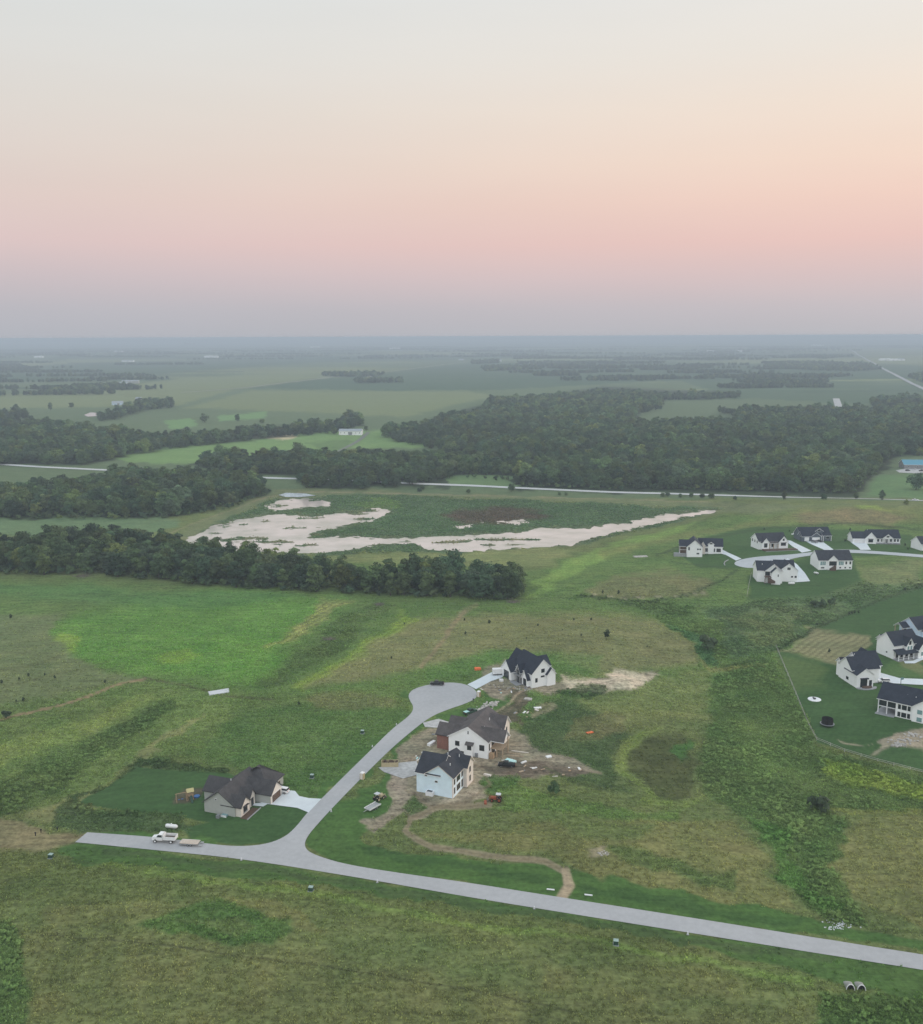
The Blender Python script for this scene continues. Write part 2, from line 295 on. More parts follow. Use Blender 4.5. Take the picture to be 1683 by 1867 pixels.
P(WEED, [(970, 1085), (1100, 1095), (1200, 1125), (1250, 1150), (1290, 1215), (1320, 1215), (1330, 1160), (1400, 1130), (1360, 1095), (1200, 1100), (1060, 1080)], 10, .9, 1)
P(C(58, 96, 62), [(1225, 1140), (1262, 1168), (1280, 1215), (1310, 1215), (1290, 1175), (1260, 1150)], 6, .8, 1)
P(C(70, 92, 66), [(1290, 1110), (1500, 1075), (1690, 1050), (1690, 1100), (1480, 1150), (1420, 1180), (1400, 1220), (1330, 1200)], 12, .7, 1)
P(C(104, 114, 78), [(1560, 1030), (1690, 1022), (1690, 1060), (1580, 1065)], 12, .7); P(C(92, 106, 70), [(1320, 1120), (1480, 1105), (1440, 1160), (1380, 1180)], 10, .6)
P(WEED * 1.02, [(1300, 1215), (1415, 1190), (1490, 1355), (1690, 1415), (1690, 1480), (1500, 1480), (1330, 1480), (1270, 1400), (1300, 1300)], 14, .95, 1)
P(C(84, 108, 60), [(1330, 1300), (1380, 1300), (1420, 1400), (1380, 1440), (1330, 1380)], 16, .55); P(YEL * .8, [(1500, 1385), (1560, 1390), (1690, 1440), (1690, 1465), (1560, 1430), (1500, 1410)], 7, .75, 1)
P(C(96, 108, 66), [(1030, 1300), (1060, 1250), (1290, 1225), (1300, 1290), (1180, 1330), (1060, 1340)], 18, .75, .6)
P(DGR, [(950, 1290), (1030, 1270), (1080, 1300), (1140, 1340), (1110, 1440), (1000, 1400), (930, 1340)], 16, .75, .8)
P(C(104, 106, 72), [(1030, 1310), (1110, 1300), (1130, 1330), (1080, 1350), (1020, 1345)], 10, .6)
P(C(98, 116, 60), [(1135, 1360), (1165, 1330), (1200, 1322), (1180, 1345), (1150, 1390), (1150, 1440), (1230, 1460), (1300, 1440), (1250, 1470), (1150, 1462), (1128, 1420)], 7, .9)
P(C(68, 78, 46), [(1152, 1400), (1168, 1360), (1200, 1338), (1250, 1342), (1266, 1380), (1262, 1430), (1235, 1455), (1170, 1450)], 9, .95, .5)
P(C(58, 100, 46), [(1232, 1356), (1262, 1350), (1260, 1385), (1240, 1390)], 5, .8)
P(FIELD, [(720, 1490), (1000, 1440), (1330, 1480), (1500, 1690), (1050, 1620), (640, 1560)], 14, 1, .6)
P(TAN, [(900, 1520), (1110, 1487), (1330, 1498), (1455, 1655), (1340, 1650), (1100, 1612), (1060, 1580), (1010, 1560), (840, 1535), (760, 1515)], 9, .8, .6)
P(C(82, 104, 58), [(980, 1500), (1060, 1490), (1180, 1500), (1150, 1530), (1040, 1530)], 14, .6)
P(C(70, 94, 50), [(1110, 1545), (1180, 1555), (1260, 1585), (1340, 1580), (1330, 1612), (1240, 1605), (1140, 1580)], 9, .7, .75)
P(TAN, [(1515, 1498), (1720, 1490), (1800, 1700), (1640, 1695), (1540, 1640), (1500, 1590)], 10, .75, .6)
P(C(106, 116, 62), [(1520, 1478), (1690, 1478), (1690, 1490), (1530, 1490)], 4, .7)
P(WEED, [(1330, 1470), (1510, 1480), (1500, 1580), (1560, 1690), (1500, 1690), (1400, 1560)], 10, .95, 1)
P(C(70, 104, 50), [(1350, 1490), (1390, 1500), (1450, 1590), (1520, 1660), (1490, 1665), (1410, 1580)], 8, .8, 1)
P(C(80, 112, 54), [(960, 1430), (1010, 1450), (1130, 1470), (1250, 1475), (1240, 1490), (1040, 1485), (930, 1480)], 9, .6, .8)
# left middle
P(C(84, 106, 58), [(-200, 1330), (250, 1240), (400, 1270), (560, 1270), (740, 1250), (750, 1300), (600, 1440), (480, 1390), (260, 1390), (130, 1470), (-200, 1500)], 16, .95, .7)
P(C(104, 122, 66), [(-60, 1380), (120, 1320), (260, 1265), (290, 1275), (150, 1350), (-60, 1440)], 10, .7)
P(WEED * .92, [(-80, 1470), (60, 1410), (180, 1345), (310, 1278), (330, 1290), (260, 1340), (150, 1420), (60, 1490), (-80, 1520)], 7, .95, 1)
P(C(112, 118, 78), [(60, 1500), (230, 1395), (345, 1325), (400, 1300), (370, 1320), (240, 1410), (110, 1495)], 5, .75, .4)
P(C(66, 98, 52), [(430, 1300), (640, 1280), (740, 1310), (640, 1410), (560, 1450), (510, 1420), (440, 1400), (330, 1390), (400, 1340)], 18, .6, .8)
P(C(100, 100, 72), [(570, 1270), (680, 1262), (720, 1285), (640, 1300), (580, 1290)], 10, .5)
Ln(C(120, 106, 84), [(-60, 1325), (60, 1300), (160, 1270), (225, 1245), (262, 1237)], 4.5, .9, .2); Ln(C(72, 74, 54), [(262, 1236), (330, 1250), (420, 1272), (500, 1276)], 4, .6)
P(C(58, 80, 48), [(130, 1458), (240, 1392), (420, 1402), (420, 1412), (245, 1402), (145, 1466)], 4, .95, 1)  # lawn edge: long grass, with its shadow painted into the colour
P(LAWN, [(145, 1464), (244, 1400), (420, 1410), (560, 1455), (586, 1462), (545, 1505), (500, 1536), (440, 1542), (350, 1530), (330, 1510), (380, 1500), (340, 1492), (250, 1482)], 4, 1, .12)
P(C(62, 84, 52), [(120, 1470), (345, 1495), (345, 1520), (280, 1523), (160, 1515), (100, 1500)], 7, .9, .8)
P(C(60, 82, 48), [(130, 1462), (250, 1482), (345, 1494), (345, 1500), (240, 1490), (120, 1470)], 4, .8, 1)  # lower lawn edge: long grass and its painted shadow
P(DDIRT_SHADE, [(316, 1458), (335, 1443), (370, 1440), (380, 1455), (350, 1470), (322, 1472)], 5, .8, .2)
P(C(124, 114, 92), [(-60, 1500), (50, 1505), (135, 1515), (160, 1516), (138, 1535), (60, 1555), (-60, 1570)], 7, .6, .5)
# verges of the street
VER = C(60, 92, 44)
P(VER, [(160, 1516), (270, 1523), (350, 1530), (440, 1545), (300, 1555), (140, 1540)], 4, 1, .3)
P(VER, [(560, 1500), (640, 1440), (690, 1405), (780, 1302), (830, 1296), (870, 1280), (890, 1255), (930, 1265), (900, 1290), (830, 1320), (790, 1310), (760, 1350), (720, 1420), (660, 1490), (625, 1520), (660, 1545), (760, 1556), (900, 1570), (1030, 1580), (1130, 1610), (1400, 1650), (1500, 1690), (1690, 1725), (1690, 1745), (1400, 1695), (1000, 1640), (580, 1570), (545, 1545)], 5, 1, .35)
P(VER, [(583, 1455), (640, 1385), (745, 1300), (742, 1275), (715, 1262), (740, 1252), (752, 1262), (760, 1300), (690, 1370), (600, 1462)], 4, 1, .3)
P(VER * .9, [(640, 1400), (735, 1300), (700, 1290), (600, 1370), (520, 1440), (580, 1460)], 14, .5, .5)
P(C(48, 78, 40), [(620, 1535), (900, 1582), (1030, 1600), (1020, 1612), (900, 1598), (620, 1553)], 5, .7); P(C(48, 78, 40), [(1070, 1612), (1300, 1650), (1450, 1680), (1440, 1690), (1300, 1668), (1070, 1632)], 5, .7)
P(C(84, 98, 56), [(-60, 1560), (140, 1540), (560, 1592), (1000, 1664), (1690, 1774), (1900, 1810), (1900, 1950), (1500, 1840), (1100, 1760), (560, 1660), (-60, 1640)], 12, .8, .7)
P(VER * .95, [(110, 1545), (140, 1538), (440, 1568), (842, 1633), (1260, 1704), (1690, 1771), (1690, 1830), (1500, 1790), (1200, 1715), (842, 1652), (560, 1612), (300, 1580), (120, 1570)], 6, .9, .4)
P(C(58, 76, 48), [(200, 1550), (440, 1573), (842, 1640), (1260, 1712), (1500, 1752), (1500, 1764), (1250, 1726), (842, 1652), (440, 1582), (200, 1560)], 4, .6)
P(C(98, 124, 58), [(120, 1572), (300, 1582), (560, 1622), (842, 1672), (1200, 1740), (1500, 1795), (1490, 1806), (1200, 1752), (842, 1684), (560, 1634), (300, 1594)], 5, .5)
# foreground
P(C(92, 101, 62), [(-200, 2100), (-200, 1700), (60, 1690), (300, 1700), (600, 1745), (900, 1790), (1200, 1830), (1500, 1850), (1600, 2100)], 40, .8, .7)
P(TAN, [(80, 1645), (360, 1640), (340, 1672), (300, 1690), (100, 1692)], 12, .45); P(TAN, [(385, 1634), (470, 1640), (530, 1660), (570, 1700), (500, 1685), (430, 1655)], 9, .65)
P(C(60, 94, 44), [(280, 1690), (345, 1650), (380, 1640), (440, 1652), (512, 1680), (460, 1722), (330, 1712)], 9, .75, .9); P(FIELD, [(330, 1685), (400, 1672), (450, 1688), (400, 1705)], 8, .7)
P(WEED, [(-100, 1680), (20, 1668), (52, 1700), (62, 1760), (40, 1830), (10, 1900), (-100, 1900)], 9, .9, 1)
P(TAN * .95, [(1000, 1770), (1180, 1760), (1420, 1800), (1400, 1830), (1200, 1830), (1000, 1810)], 16, .5); P(C(60, 92, 46), [(1510, 1815), (1690, 1815), (1690, 1900), (1480, 1900)], 12, .7, 1)
Ln(C(66, 72, 48), [(80, 1705), (300, 1725), (560, 1760), (842, 1800), (1050, 1845)], 3.5, .7); Ln(C(66, 72, 48), [(842, 1820), (960, 1842), (1060, 1866)], 3, .5)
# soil, gravel and lawns of the plots, with some painted wall shade
P(DIRT, [(700, 1400), (740, 1390), (760, 1430), (720, 1470), (660, 1510), (640, 1500), (690, 1450)], 5, .85, .8)
P(DIRT, [(700, 1402), (770, 1340), (810, 1325), (910, 1330), (960, 1350), (1040, 1380), (1090, 1412), (1040, 1420), (930, 1420), (900, 1430), (925, 1455), (880, 1468), (830, 1475), (740, 1490), (715, 1470)], 5, .8, .8)
P(DDIRT_SHADE, [(880, 1405), (930, 1385), (1000, 1390), (1090, 1412), (1050, 1420), (950, 1418)], 7, .8); P(DDIRT_SHADE, [(760, 1440), (826, 1458), (800, 1470), (740, 1462)], 6, .6)  # second patch: shade at the sheathed house's wall foot, painted on the soil
P(SAND, [(835, 1460), (850, 1428), (880, 1425), (905, 1445), (870, 1462)], 5, .75); P(VER * .9, [(715, 1462), (760, 1448), (785, 1470), (730, 1480)], 5, .8); P(VER, [(900, 1415), (960, 1415), (975, 1440), (930, 1452), (905, 1435)], 6, .8)
P(DIRT, [(870, 1250), (895, 1240), (960, 1245), (1010, 1240), (1060, 1235), (1180, 1225), (1190, 1235), (1150, 1255), (1060, 1258), (1000, 1268), (940, 1262), (905, 1275)], 5, .85, .8)
P(SAND * 1.3, [(1015, 1236), (1060, 1234), (1085, 1236), (1105, 1220), (1140, 1221), (1194, 1233), (1160, 1250), (1120, 1257), (1060, 1254), (1018, 1250)], 6, .85, .8)
P(DDIRT_SHADE, [(900, 1290), (940, 1258), (965, 1268), (930, 1300), (940, 1325), (900, 1312)], 5, .85); P(C(74, 106, 58), [(945, 1285), (985, 1270), (1000, 1290), (950, 1305)], 5, .7); P(C(128, 122, 104), [(955, 1292), (990, 1280), (1000, 1295), (965, 1310)], 5, .6)
P(DIRT, [(868, 1222), (915, 1210), (920, 1222), (880, 1240)], 4, .7); P(C(54, 82, 48), [(1010, 1265), (1060, 1240), (1090, 1255), (1060, 1275)], 5, .7, 1)
TRK = C(120, 114, 98)
Ln(TRK, [(900, 1468), (800, 1472), (745, 1490), (740, 1515), (790, 1545), (900, 1560), (1000, 1572), (1035, 1590), (1040, 1615), (1030, 1640)], 12, .85, .2); Ln(C(104, 98, 78), [(900, 1468), (800, 1472), (745, 1490), (740, 1515), (790, 1545), (900, 1560), (1000, 1572), (1035, 1590), (1040, 1615), (1030, 1640)], 4, .6); Ln(C(150, 140, 122), [(1038, 1590), (1043, 1615), (1030, 1638)], 17, .8)
P(C(140, 132, 118), [(1090, 1550), (1110, 1545), (1112, 1568), (1098, 1572)], 5, .6)
P(LAWN, [(1418, 1182), (1500, 1205), (1530, 1190), (1700, 1170), (1700, 1412), (1490, 1352)], 4, 1, .12)
P(LAWN, [(1460, 1160), (1560, 1105), (1690, 1065), (1690, 1190), (1590, 1185), (1530, 1200), (1500, 1195)], 5, 1, .12)
P(C(112, 114, 86), [(1420, 1186), (1490, 1148), (1600, 1165), (1580, 1190), (1530, 1205), (1480, 1198)], 7, .85, .3)
P(C(84, 104, 58), [(1430, 1200), (1500, 1205), (1520, 1250), (1450, 1260)], 14, .55)
P(LAWN, [(1225, 1005), (1260, 985), (1370, 960), (1460, 960), (1660, 975), (1690, 990), (1690, 1012), (1450, 1016), (1340, 1036), (1280, 1035)], 4, .9, .15)
P(LAWN * .97, [(1366, 1050), (1480, 1012), (1555, 1010), (1570, 1060), (1500, 1085), (1370, 1092)], 6, .95, .15)
P(C(70, 100, 56), [(1640, 1195), (1690, 1200), (1690, 1236), (1640, 1234), (1610, 1225)], 5, .7); P(C(112, 112, 82), [(1640, 1200), (1690, 1190), (1690, 1225), (1650, 1215)], 7, .6)
P(SAND * .85, [(1618, 1350), (1640, 1335), (1690, 1322), (1690, 1375), (1650, 1362), (1612, 1370), (1635, 1357)], 4, .9, .4); P(SAND, [(1530, 1346), (1560, 1350), (1610, 1352), (1560, 1354)], 2, .7)
HED = C(52, 70, 44)
Ln(HED, [(1418, 1182), (1480, 1150), (1560, 1110), (1690, 1062)], 5, .85, .9); Ln(HED, [(1200, 1012), (1240, 996), (1300, 980), (1400, 962), (1560, 953), (1690, 968)], 4, .6)
Ln(HED, [(1345, 1040), (1310, 1062), (1260, 1082), (1190, 1098), (1060, 1085)], 4, .7, .9); Ln(HED, [(1225, 1025), (1300, 1032), (1345, 1040)], 3, .5); Ln(HED, [(1400, 1205), (1340, 1212), (1300, 1222)], 6, .5, 1)
Ln(C(104, 110, 66), [(1210, 1140), (1250, 1165), (1272, 1200), (1292, 1222), (1400, 1215)], 6, .5); Ln(C(108, 100, 84), [(740, 1440), (790, 1470), (860, 1462), (900, 1430), (880, 1400), (850, 1390)], 5, .6); Ln(C(100, 92, 78), [(830, 1330), (780, 1360), (740, 1395)], 5, .6); Ln(C(140, 130, 112), [(900, 1300), (940, 1268), (962, 1258)], 3, .7); Ln(C(104, 96, 82), [(912, 1305), (950, 1272)], 3, .6)
Ln(C(64, 78, 46), [(1000, 1400), (1060, 1430), (1110, 1440)], 5, .5); Ln(C(70, 84, 50), [(100, 1560), (300, 1600), (560, 1650)], 4, .35); Ln(C(70, 80, 48), [(560, 1290), (700, 1330)], 3, .0)
Ln(C(70, 96, 54), [(0, 1085), (200, 1083), (420, 1088)], 3.5, .6); Ln(C(70, 96, 54), [(-20, 1094), (180, 1096)], 3, .5); Ln(C(72, 82, 52), [(0, 1225), (60, 1212), (110, 1198)], 5, .5); Ln(C(72, 82, 52), [(-20, 1260), (80, 1235), (200, 1205)], 4, .4)
Ln(C(72, 86, 50), [(880, 1512), (960, 1520), (1010, 1516), (1040, 1500)], 4, .6); Ln(C(72, 86, 50), [(1100, 1540), (1180, 1556), (1270, 1590)], 3.5, .5); Ln(C(76, 84, 50), [(1570, 1520), (1590, 1560), (1620, 1600), (1690, 1610)], 3.5, .5); Ln(C(66, 80, 48), [(940, 1310), (990, 1290), (1000, 1278)], 3, .5)

# ------------------------------------------------------------------ terrain: one sheet from under the camera to the horizon
ys = np.concatenate([np.arange(2150, 1000, -2.2), np.arange(1000, 700, -1.3), np.arange(700, 623, -.8)])
dist = G0(np.full_like(ys, PW / 2), ys)[1]
dist = np.concatenate([[2, 30, 60, 90, 110], dist[dist > 118], [28000., 30000.]])
ang = np.concatenate([np.linspace(-180, -34, 50)[:-1], np.linspace(-34, 34, 740), np.linspace(34, 180, 50)[1:-1]])
A, D = np.meshgrid(np.radians(ang), dist); TX = (np.sin(A) * D).ravel(); TY = (np.cos(A) * D).ravel(); TZ = hgt(TX, TY)
nc, nr = len(ang), len(dist)
pxv, pyv = project(TX, TY, TZ); front = (np.abs(A.ravel()) < R(50)) & (D.ravel() > 100)
pxv = np.where(front, pxv, -9999); pyv = np.where(front, pyv, -9999)
scl_px = np.clip((pyv - 600) / 500, .03, 2.)          # how big a metre is here, roughly
wx = (fbm(TX, TY, 28, 3, 31) - .5) * 46 * scl_px + (fbm(TX, TY, 6, 2, 33) - .5) * 14 * scl_px
wy = (fbm(TX, TY, 28, 3, 51) - .5) * 16 * scl_px + (fbm(TX, TY, 6, 2, 53) - .5) * 6 * scl_px
def mask_of(kind, pts, f, px, py):
    xs = [p[0] for p in pts]; y_ = [p[1] for p in pts]; m = np.zeros(len(px)); e = f + 2
    sel = np.nonzero((px > min(xs) - e) & (px < max(xs) + e) & (py > min(y_) - e) & (py < max(y_) + e))[0]
    if not len(sel): return sel, m[:0]
    X, Y = px[sel], py[sel]
    if kind == 'p':
        d = seg_dist(X, Y, pts, True); ins = inside(X, Y, pts); sd_ = np.where(ins, d, -d); return sel, smooth(-f * .6, f * .6, sd_)
    d = seg_dist(X, Y, pts); return sel, 1 - smooth(f * .35, f * .65, d)
TC = np.tile(FIELD, (len(TX), 1)); TR = np.full(len(TX), .6)
far = np.hypot(TX, TY) > 900; TC[far] = CROP; TR[far] = .25
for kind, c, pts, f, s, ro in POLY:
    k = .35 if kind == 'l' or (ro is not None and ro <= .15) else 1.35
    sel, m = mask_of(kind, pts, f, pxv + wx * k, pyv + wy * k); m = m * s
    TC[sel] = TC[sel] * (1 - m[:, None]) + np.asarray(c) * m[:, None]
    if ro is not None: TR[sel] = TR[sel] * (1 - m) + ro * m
# water bed and ragged shore
wn = (fbm(TX, TY, 14, 3, 71) - .5)
wm = np.zeros(len(TX))
for w in WATER:
    sel, m = mask_of('p', w, 4.5, pxv + wx * .12 + (fbm(TX, TY, 7, 2, 88) - .5) * 14, pyv + wn * 3.5 + (fbm(TX, TY, 5, 2, 72) - .5) * 7); wm[sel] = np.maximum(wm[sel], m)
isl = mask_of('p', [(505, 930), (560, 926), (640, 925), (668, 928), (660, 934), (560, 937), (510, 936)], 2, pxv, pyv); wm[isl[0]] *= 1 - isl[1]
speck = fbm(TX * .35, TY, 9, 3, 77)
wm = wm * (1 - smooth(.66, .72, speck)); extra = mask_of('p', [(780, 950), (1010, 945), (1030, 965), (800, 968)], 4, pxv, pyv)
wm[extra[0]] = np.maximum(wm[extra[0]], extra[1] * smooth(.63, .68, fbm(TX, TY, 16, 3, 78)[extra[0]]))
wide = np.zeros(len(TX))
for w in WATER:
    sel, m = mask_of('p', w, 16, pxv + wx * .1, pyv + wn * 4); wide[sel] = np.maximum(wide[sel], m)
mud = (wide * (1 - wm) * .5 * smooth(.35, .6, fbm(TX, TY, 8, 2, 99)))[:, None]; TC = TC * (1 - mud) + C(122, 116, 96) * mud
TZ = TZ - .75 * wm + .12 * (fbm(TX, TY, 5, 2, 5) - .5) * TR * (D.ravel() < 900) * 2
TC = TC * (1 - .3 * wm[:, None])
# broad natural variation of the vegetation
v1 = fbm(TX, TY, 34, 4, 11) - .5; v2 = fbm(TX, TY, 9, 3, 13) - .5; v3 = fbm(TX * .3 + TY * .8, TY * .3 - TX * .8, 5, 3, 15) - .5
amp = (TR * .8 + .2)[:, None] * (D.ravel() < 1600)[:, None]
TC = TC * (1 + amp * (.42 * v1 + .34 * v2)[:, None] + .25 * amp * v3[:, None])
TC = TC * (1 + amp * v2[:, None] * np.array([.34, 0, .1]))
lum = TC @ np.array([.3, .6, .1]); TC = (TC * .90 + .10 * lum[:, None]) * np.array([1.05, .97, .85])
for pp, dx_, dy_, per, am in (([(1420, 1186), (1490, 1148), (1600, 1165), (1580, 1190), (1530, 1205), (1480, 1198)], .55, 1., 9., .3), ([(590, 1090), (640, 1095), (600, 1130), (540, 1165), (490, 1180), (560, 1125)], .5, 1., 7., .28), ([(740, 1115), (690, 1150), (620, 1200), (520, 1255), (560, 1265), (680, 1200), (760, 1140)], .6, 1., 9., .16), ([(145, 1464), (244, 1400), (420, 1410), (370, 1470)], .2, 1., 9., .05), ([(1418, 1182), (1500, 1205), (1600, 1290), (1690, 1412), (1490, 1352)], .9, .6, 12., .05)):
    sel, m = mask_of('p', pp, 8, pxv + wx * .3, pyv + wy * .3); TC[sel] *= (1 + am * m * np.sin((pxv[sel] * dx_ + pyv[sel] * dy_ + wn[sel] * 8) * 2 * math.pi / per))[:, None]
TC = np.clip(TC, .004, .9)
me = bpy.data.meshes.new('ground')
idx = np.arange(nc * nr).reshape(nr, nc); a0 = idx[:-1]; a1 = idx[1:]
q = np.stack([a0, np.roll(a0, -1, 1), np.roll(a1, -1, 1), a1], -1).reshape(-1, 4)
cap = [idx[0, i] for i in range(nc)]
me.vertices.add(len(TX)); me.vertices.foreach_set('co', np.stack([TX, TY, TZ], 1).ravel())
me.loops.add(q.size); me.loops.foreach_set('vertex_index', q[:, ::-1].ravel().astype(np.int32))
me.polygons.add(len(q)); me.polygons.foreach_set('loop_start', (np.arange(len(q)) * 4).astype(np.int32)); me.update(calc_edges=True)
me.polygons.foreach_set('use_smooth', np.ones(len(q), bool))
ca = me.attributes.new('soil', 'FLOAT_COLOR', 'POINT'); ca.data.foreach_set('color', np.concatenate([TC, TR[:, None]], 1).ravel().astype(np.float32))
gm = bpy.data.materials.new('ground_vegetation'); gm.use_nodes = True; t = gm.node_tree; b = t.nodes['Principled BSDF']
b.inputs['Roughness'].default_value = 1.; b.inputs['Specular IOR Level'].default_value = .1
at_ = N(t, 'ShaderNodeAttribute', attribute_name='soil'); tcg = N(t, 'ShaderNodeTexCoord')
def noise_(sc, det, st=(1, 1, 1), rot=0.):
    mp = N(t, 'ShaderNodeMapping'); mp.inputs['Scale'].default_value = st; mp.inputs['Rotation'].default_value = (0, 0, rot); t.links.new(tcg.outputs['Object'], mp.inputs[0])
    nz = N(t, 'ShaderNodeTexNoise'); nz.inputs['Scale'].default_value = sc; nz.inputs['Detail'].default_value = det; nz.inputs['Roughness'].default_value = .65
    t.links.new(mp.outputs[0], nz.inputs['Vector']); return nz.outputs[0]
n1, n2, n3 = noise_(.75, 6), noise_(.16, 4), noise_(.55, 4, (.14, 1, 1), R(13))
nsum = math_node(t, 'ADD', math_node(t, 'ADD', math_node(t, 'MULTIPLY', n1, 2.2), math_node(t, 'MULTIPLY', n2, .5)), math_node(t, 'MULTIPLY', n3, 1.5))   # mean 1.15
dev = math_node(t, 'SUBTRACT', nsum, 2.1)
k = math_node(t, 'ADD', math_node(t, 'MULTIPLY', at_.outputs['Alpha'], .95), .35)
fac = math_node(t, 'ADD', math_node(t, 'MULTIPLY', dev, k), 1.)
fac = math_node(t, 'MAXIMUM', fac, .25)
vm = N(t, 'ShaderNodeVectorMath', operation='SCALE'); t.links.new(at_.outputs['Color'], vm.inputs[0]); t.links.new(fac, vm.inputs['Scale']); t.links.new(vm.outputs[0], b.inputs['Base Color'])
bp = N(t, 'ShaderNodeBump'); bp.inputs['Strength'].default_value = .6; bp.inputs['Distance'].default_value = .5; t.links.new(math_node(t, 'MULTIPLY', nsum, at_.outputs['Alpha']), bp.inputs['Height']); t.links.new(bp.outputs[0], b.inputs['Normal'])
ground = obj('ground', me, gm); tag(ground, 'rolling green and tan grassland, meadow and crop fields reaching the horizon', 'ground', kind='structure')
TXr, TYr = TX, TY

# ------------------------------------------------------------------ sheets laid on the ground
SHEETS = []
def sheet(name, pxpts, m, label, dz=.09, step=4., pts=None, cat=None):
    pts = pts or gpts(pxpts); n = len(pts); xs = [p[0] for p in pts]; ys_ = [p[1] for p in pts]
    dense = []; SHEETS.append(pts)
    for (ax, ay), (bx, by) in zip(pts, pts[1:] + pts[:1]):
        k_ = max(1, int(math.hypot(bx - ax, by - ay) / step))
        dense += [(ax + (bx - ax) * i / k_, ay + (by - ay) * i / k_) for i in range(k_)]
    gx, gy = np.meshgrid(np.arange(min(xs), max(xs), step), np.arange(min(ys_), max(ys_), step)); gx, gy = gx.ravel(), gy.ravel()
    ok = inside(gx, gy, dense) & (seg_dist(gx, gy, dense, True) > step * .45)
    V = [Vector(p) for p in dense] + [Vector((float(x), float(y))) for x, y in zip(gx[ok], gy[ok])]
    nb = len(dense); r_ = delaunay_2d_cdt(V, [(i, (i + 1) % nb) for i in range(nb)], [], 1, 1e-4)
    xy = np.array([(v.x, v.y) for v in r_[0]]); z = hgt(xy[:, 0], xy[:, 1]) + dz
    me = bpy.data.meshes.new(name); me.from_pydata([(x, y, float(h)) for (x, y), h in zip(xy, z)], [], [tuple(f) for f in r_[2]]); me.update()
    if len(me.polygons) and sum(p.normal.z for p in me.polygons) < 0: me.flip_normals()
    o = obj(name, me, m); return tag(o, label, cat or name.split('_')[-1], kind='structure')
def ribbon(name, pxpts, width, m, label, dz=.12, step=6.):
    p = gpts(pxpts); d = []
    for (ax, ay), (bx, by) in zip(p[:-1], p[1:]):
        k_ = max(1, int(math.hypot(bx - ax, by - ay) / step)); d += [(ax + (bx - ax) * i / k_, ay + (by - ay) * i / k_) for i in range(k_)]
    d.append(p[-1]); d = np.array(d)
    for _ in range(6): d[1:-1] = (d[:-2] + 2 * d[1:-1] + d[2:]) / 4
    tn = np.gradient(d, axis=0); tn /= np.linalg.norm(tn, axis=1)[:, None] + 1e-9; nn = np.stack([-tn[:, 1], tn[:, 0]], 1)
    V = []; F = []
    for s in (-.5, -.2, .2, .5):
        q_ = d + nn * width * s; V.append(np.column_stack([q_, hgt(q_[:, 0], q_[:, 1]) + dz]))
    n = len(d); V = np.concatenate(V)
    for c_ in range(3):
        for i in range(n - 1): F.append((c_ * n + i, c_ * n + i + 1, c_ * n + n + i + 1, c_ * n + n + i))
    me = bpy.data.meshes.new(name); me.from_pydata(V.tolist(), [], F); me.update()
    if sum(p_.normal.z for p_ in me.polygons) < 0: me.flip_normals()
    return tag(obj(name, me, m), label, 'road', kind='structure')
ASPH = mat('pale_road_surface', (.385, .39, .395), .9, .06, .7, bump=.2); CONC = mat('new_concrete', (.60, .65, .67), .85, .06, .3); HWY = mat('highway_surface', (.52, .53, .52), .9, .06, .1); GRAV = mat('crushed_gravel', (.44, .44, .43), .95, .2, .8, bump=.4)
STREET = [(137, 1536), (159, 1518), (279, 1526), (366, 1537), (427, 1544), (480, 1541), (518, 1528), (541, 1507), (560, 1482), (587, 1456), (630, 1413), (674, 1370), (715, 1329), (742, 1309), (752, 1298), (754, 1288), (747, 1277), (744, 1267), (754, 1256), (787, 1247), (825, 1244), (850, 1248), (868, 1258), (871, 1272), (850, 1283), (816, 1294), (783, 1308), (745, 1338), (708, 1370), (632, 1446), (575, 1507), (556, 1532), (556, 1548), (575, 1560), (632, 1577), (740, 1594), (842, 1608), (1000, 1633), (1262, 1674), (1683, 1741), (2100, 1808), (2100, 1836), (1683, 1769), (1262, 1702), (1000, 1660), (842, 1634), (640, 1598), (440, 1566), (290, 1551)]
def chaikin(p, n=2, closed=True):
    for _ in range(n):
        e0, e1 = p[0], p[-1]; nx = p[1:] + p[:1] if closed else p[1:]
        p = [q_ for (ax, ay), (bx, by) in zip(p, nx) for q_ in ((ax * .75 + bx * .25, ay * .75 + by * .25), (ax * .25 + bx * .75, ay * .25 + by * .75))]
        if not closed: p = [e0] + p[1:-1] + [e1]
    return p
sheet('street', chaikin(STREET[1:] + STREET[:1], 2, False), ASPH, 'pale grey street with a turning circle and a straight main leg', .10, 3.5, cat='road')
sheet('driveway', [(586, 1457), (562.6, 1482), (542, 1473.5), (488, 1466.5), (480, 1471), (459, 1469), (460, 1465), (476, 1464), (494.5, 1449.5), (504, 1434), (522, 1441), (538, 1442.6), (545.6, 1452), (562.6, 1455.7)], CONC, 'wide white concrete driveway of the grey house', .13, 3)
sheet('driveway', [(852, 1248.5), (901, 1223.5), (918, 1228), (916.5, 1235), (895, 1242.5), (868, 1257)], CONC, 'white concrete driveway from the turning circle to the white house', .13, 3)
sheet('driveway', [(771, 1318), (800, 1311), (822, 1318), (806, 1328), (775, 1326)], GRAV, 'short grey gravel driveway of the brown roofed house', .13, 3)
sheet('driveway', [(690, 1400), (720, 1392), (760, 1388), (765, 1412), (735, 1420), (700, 1408)], GRAV, 'pale gravel driveway beside the tan dumpster', .13, 3)
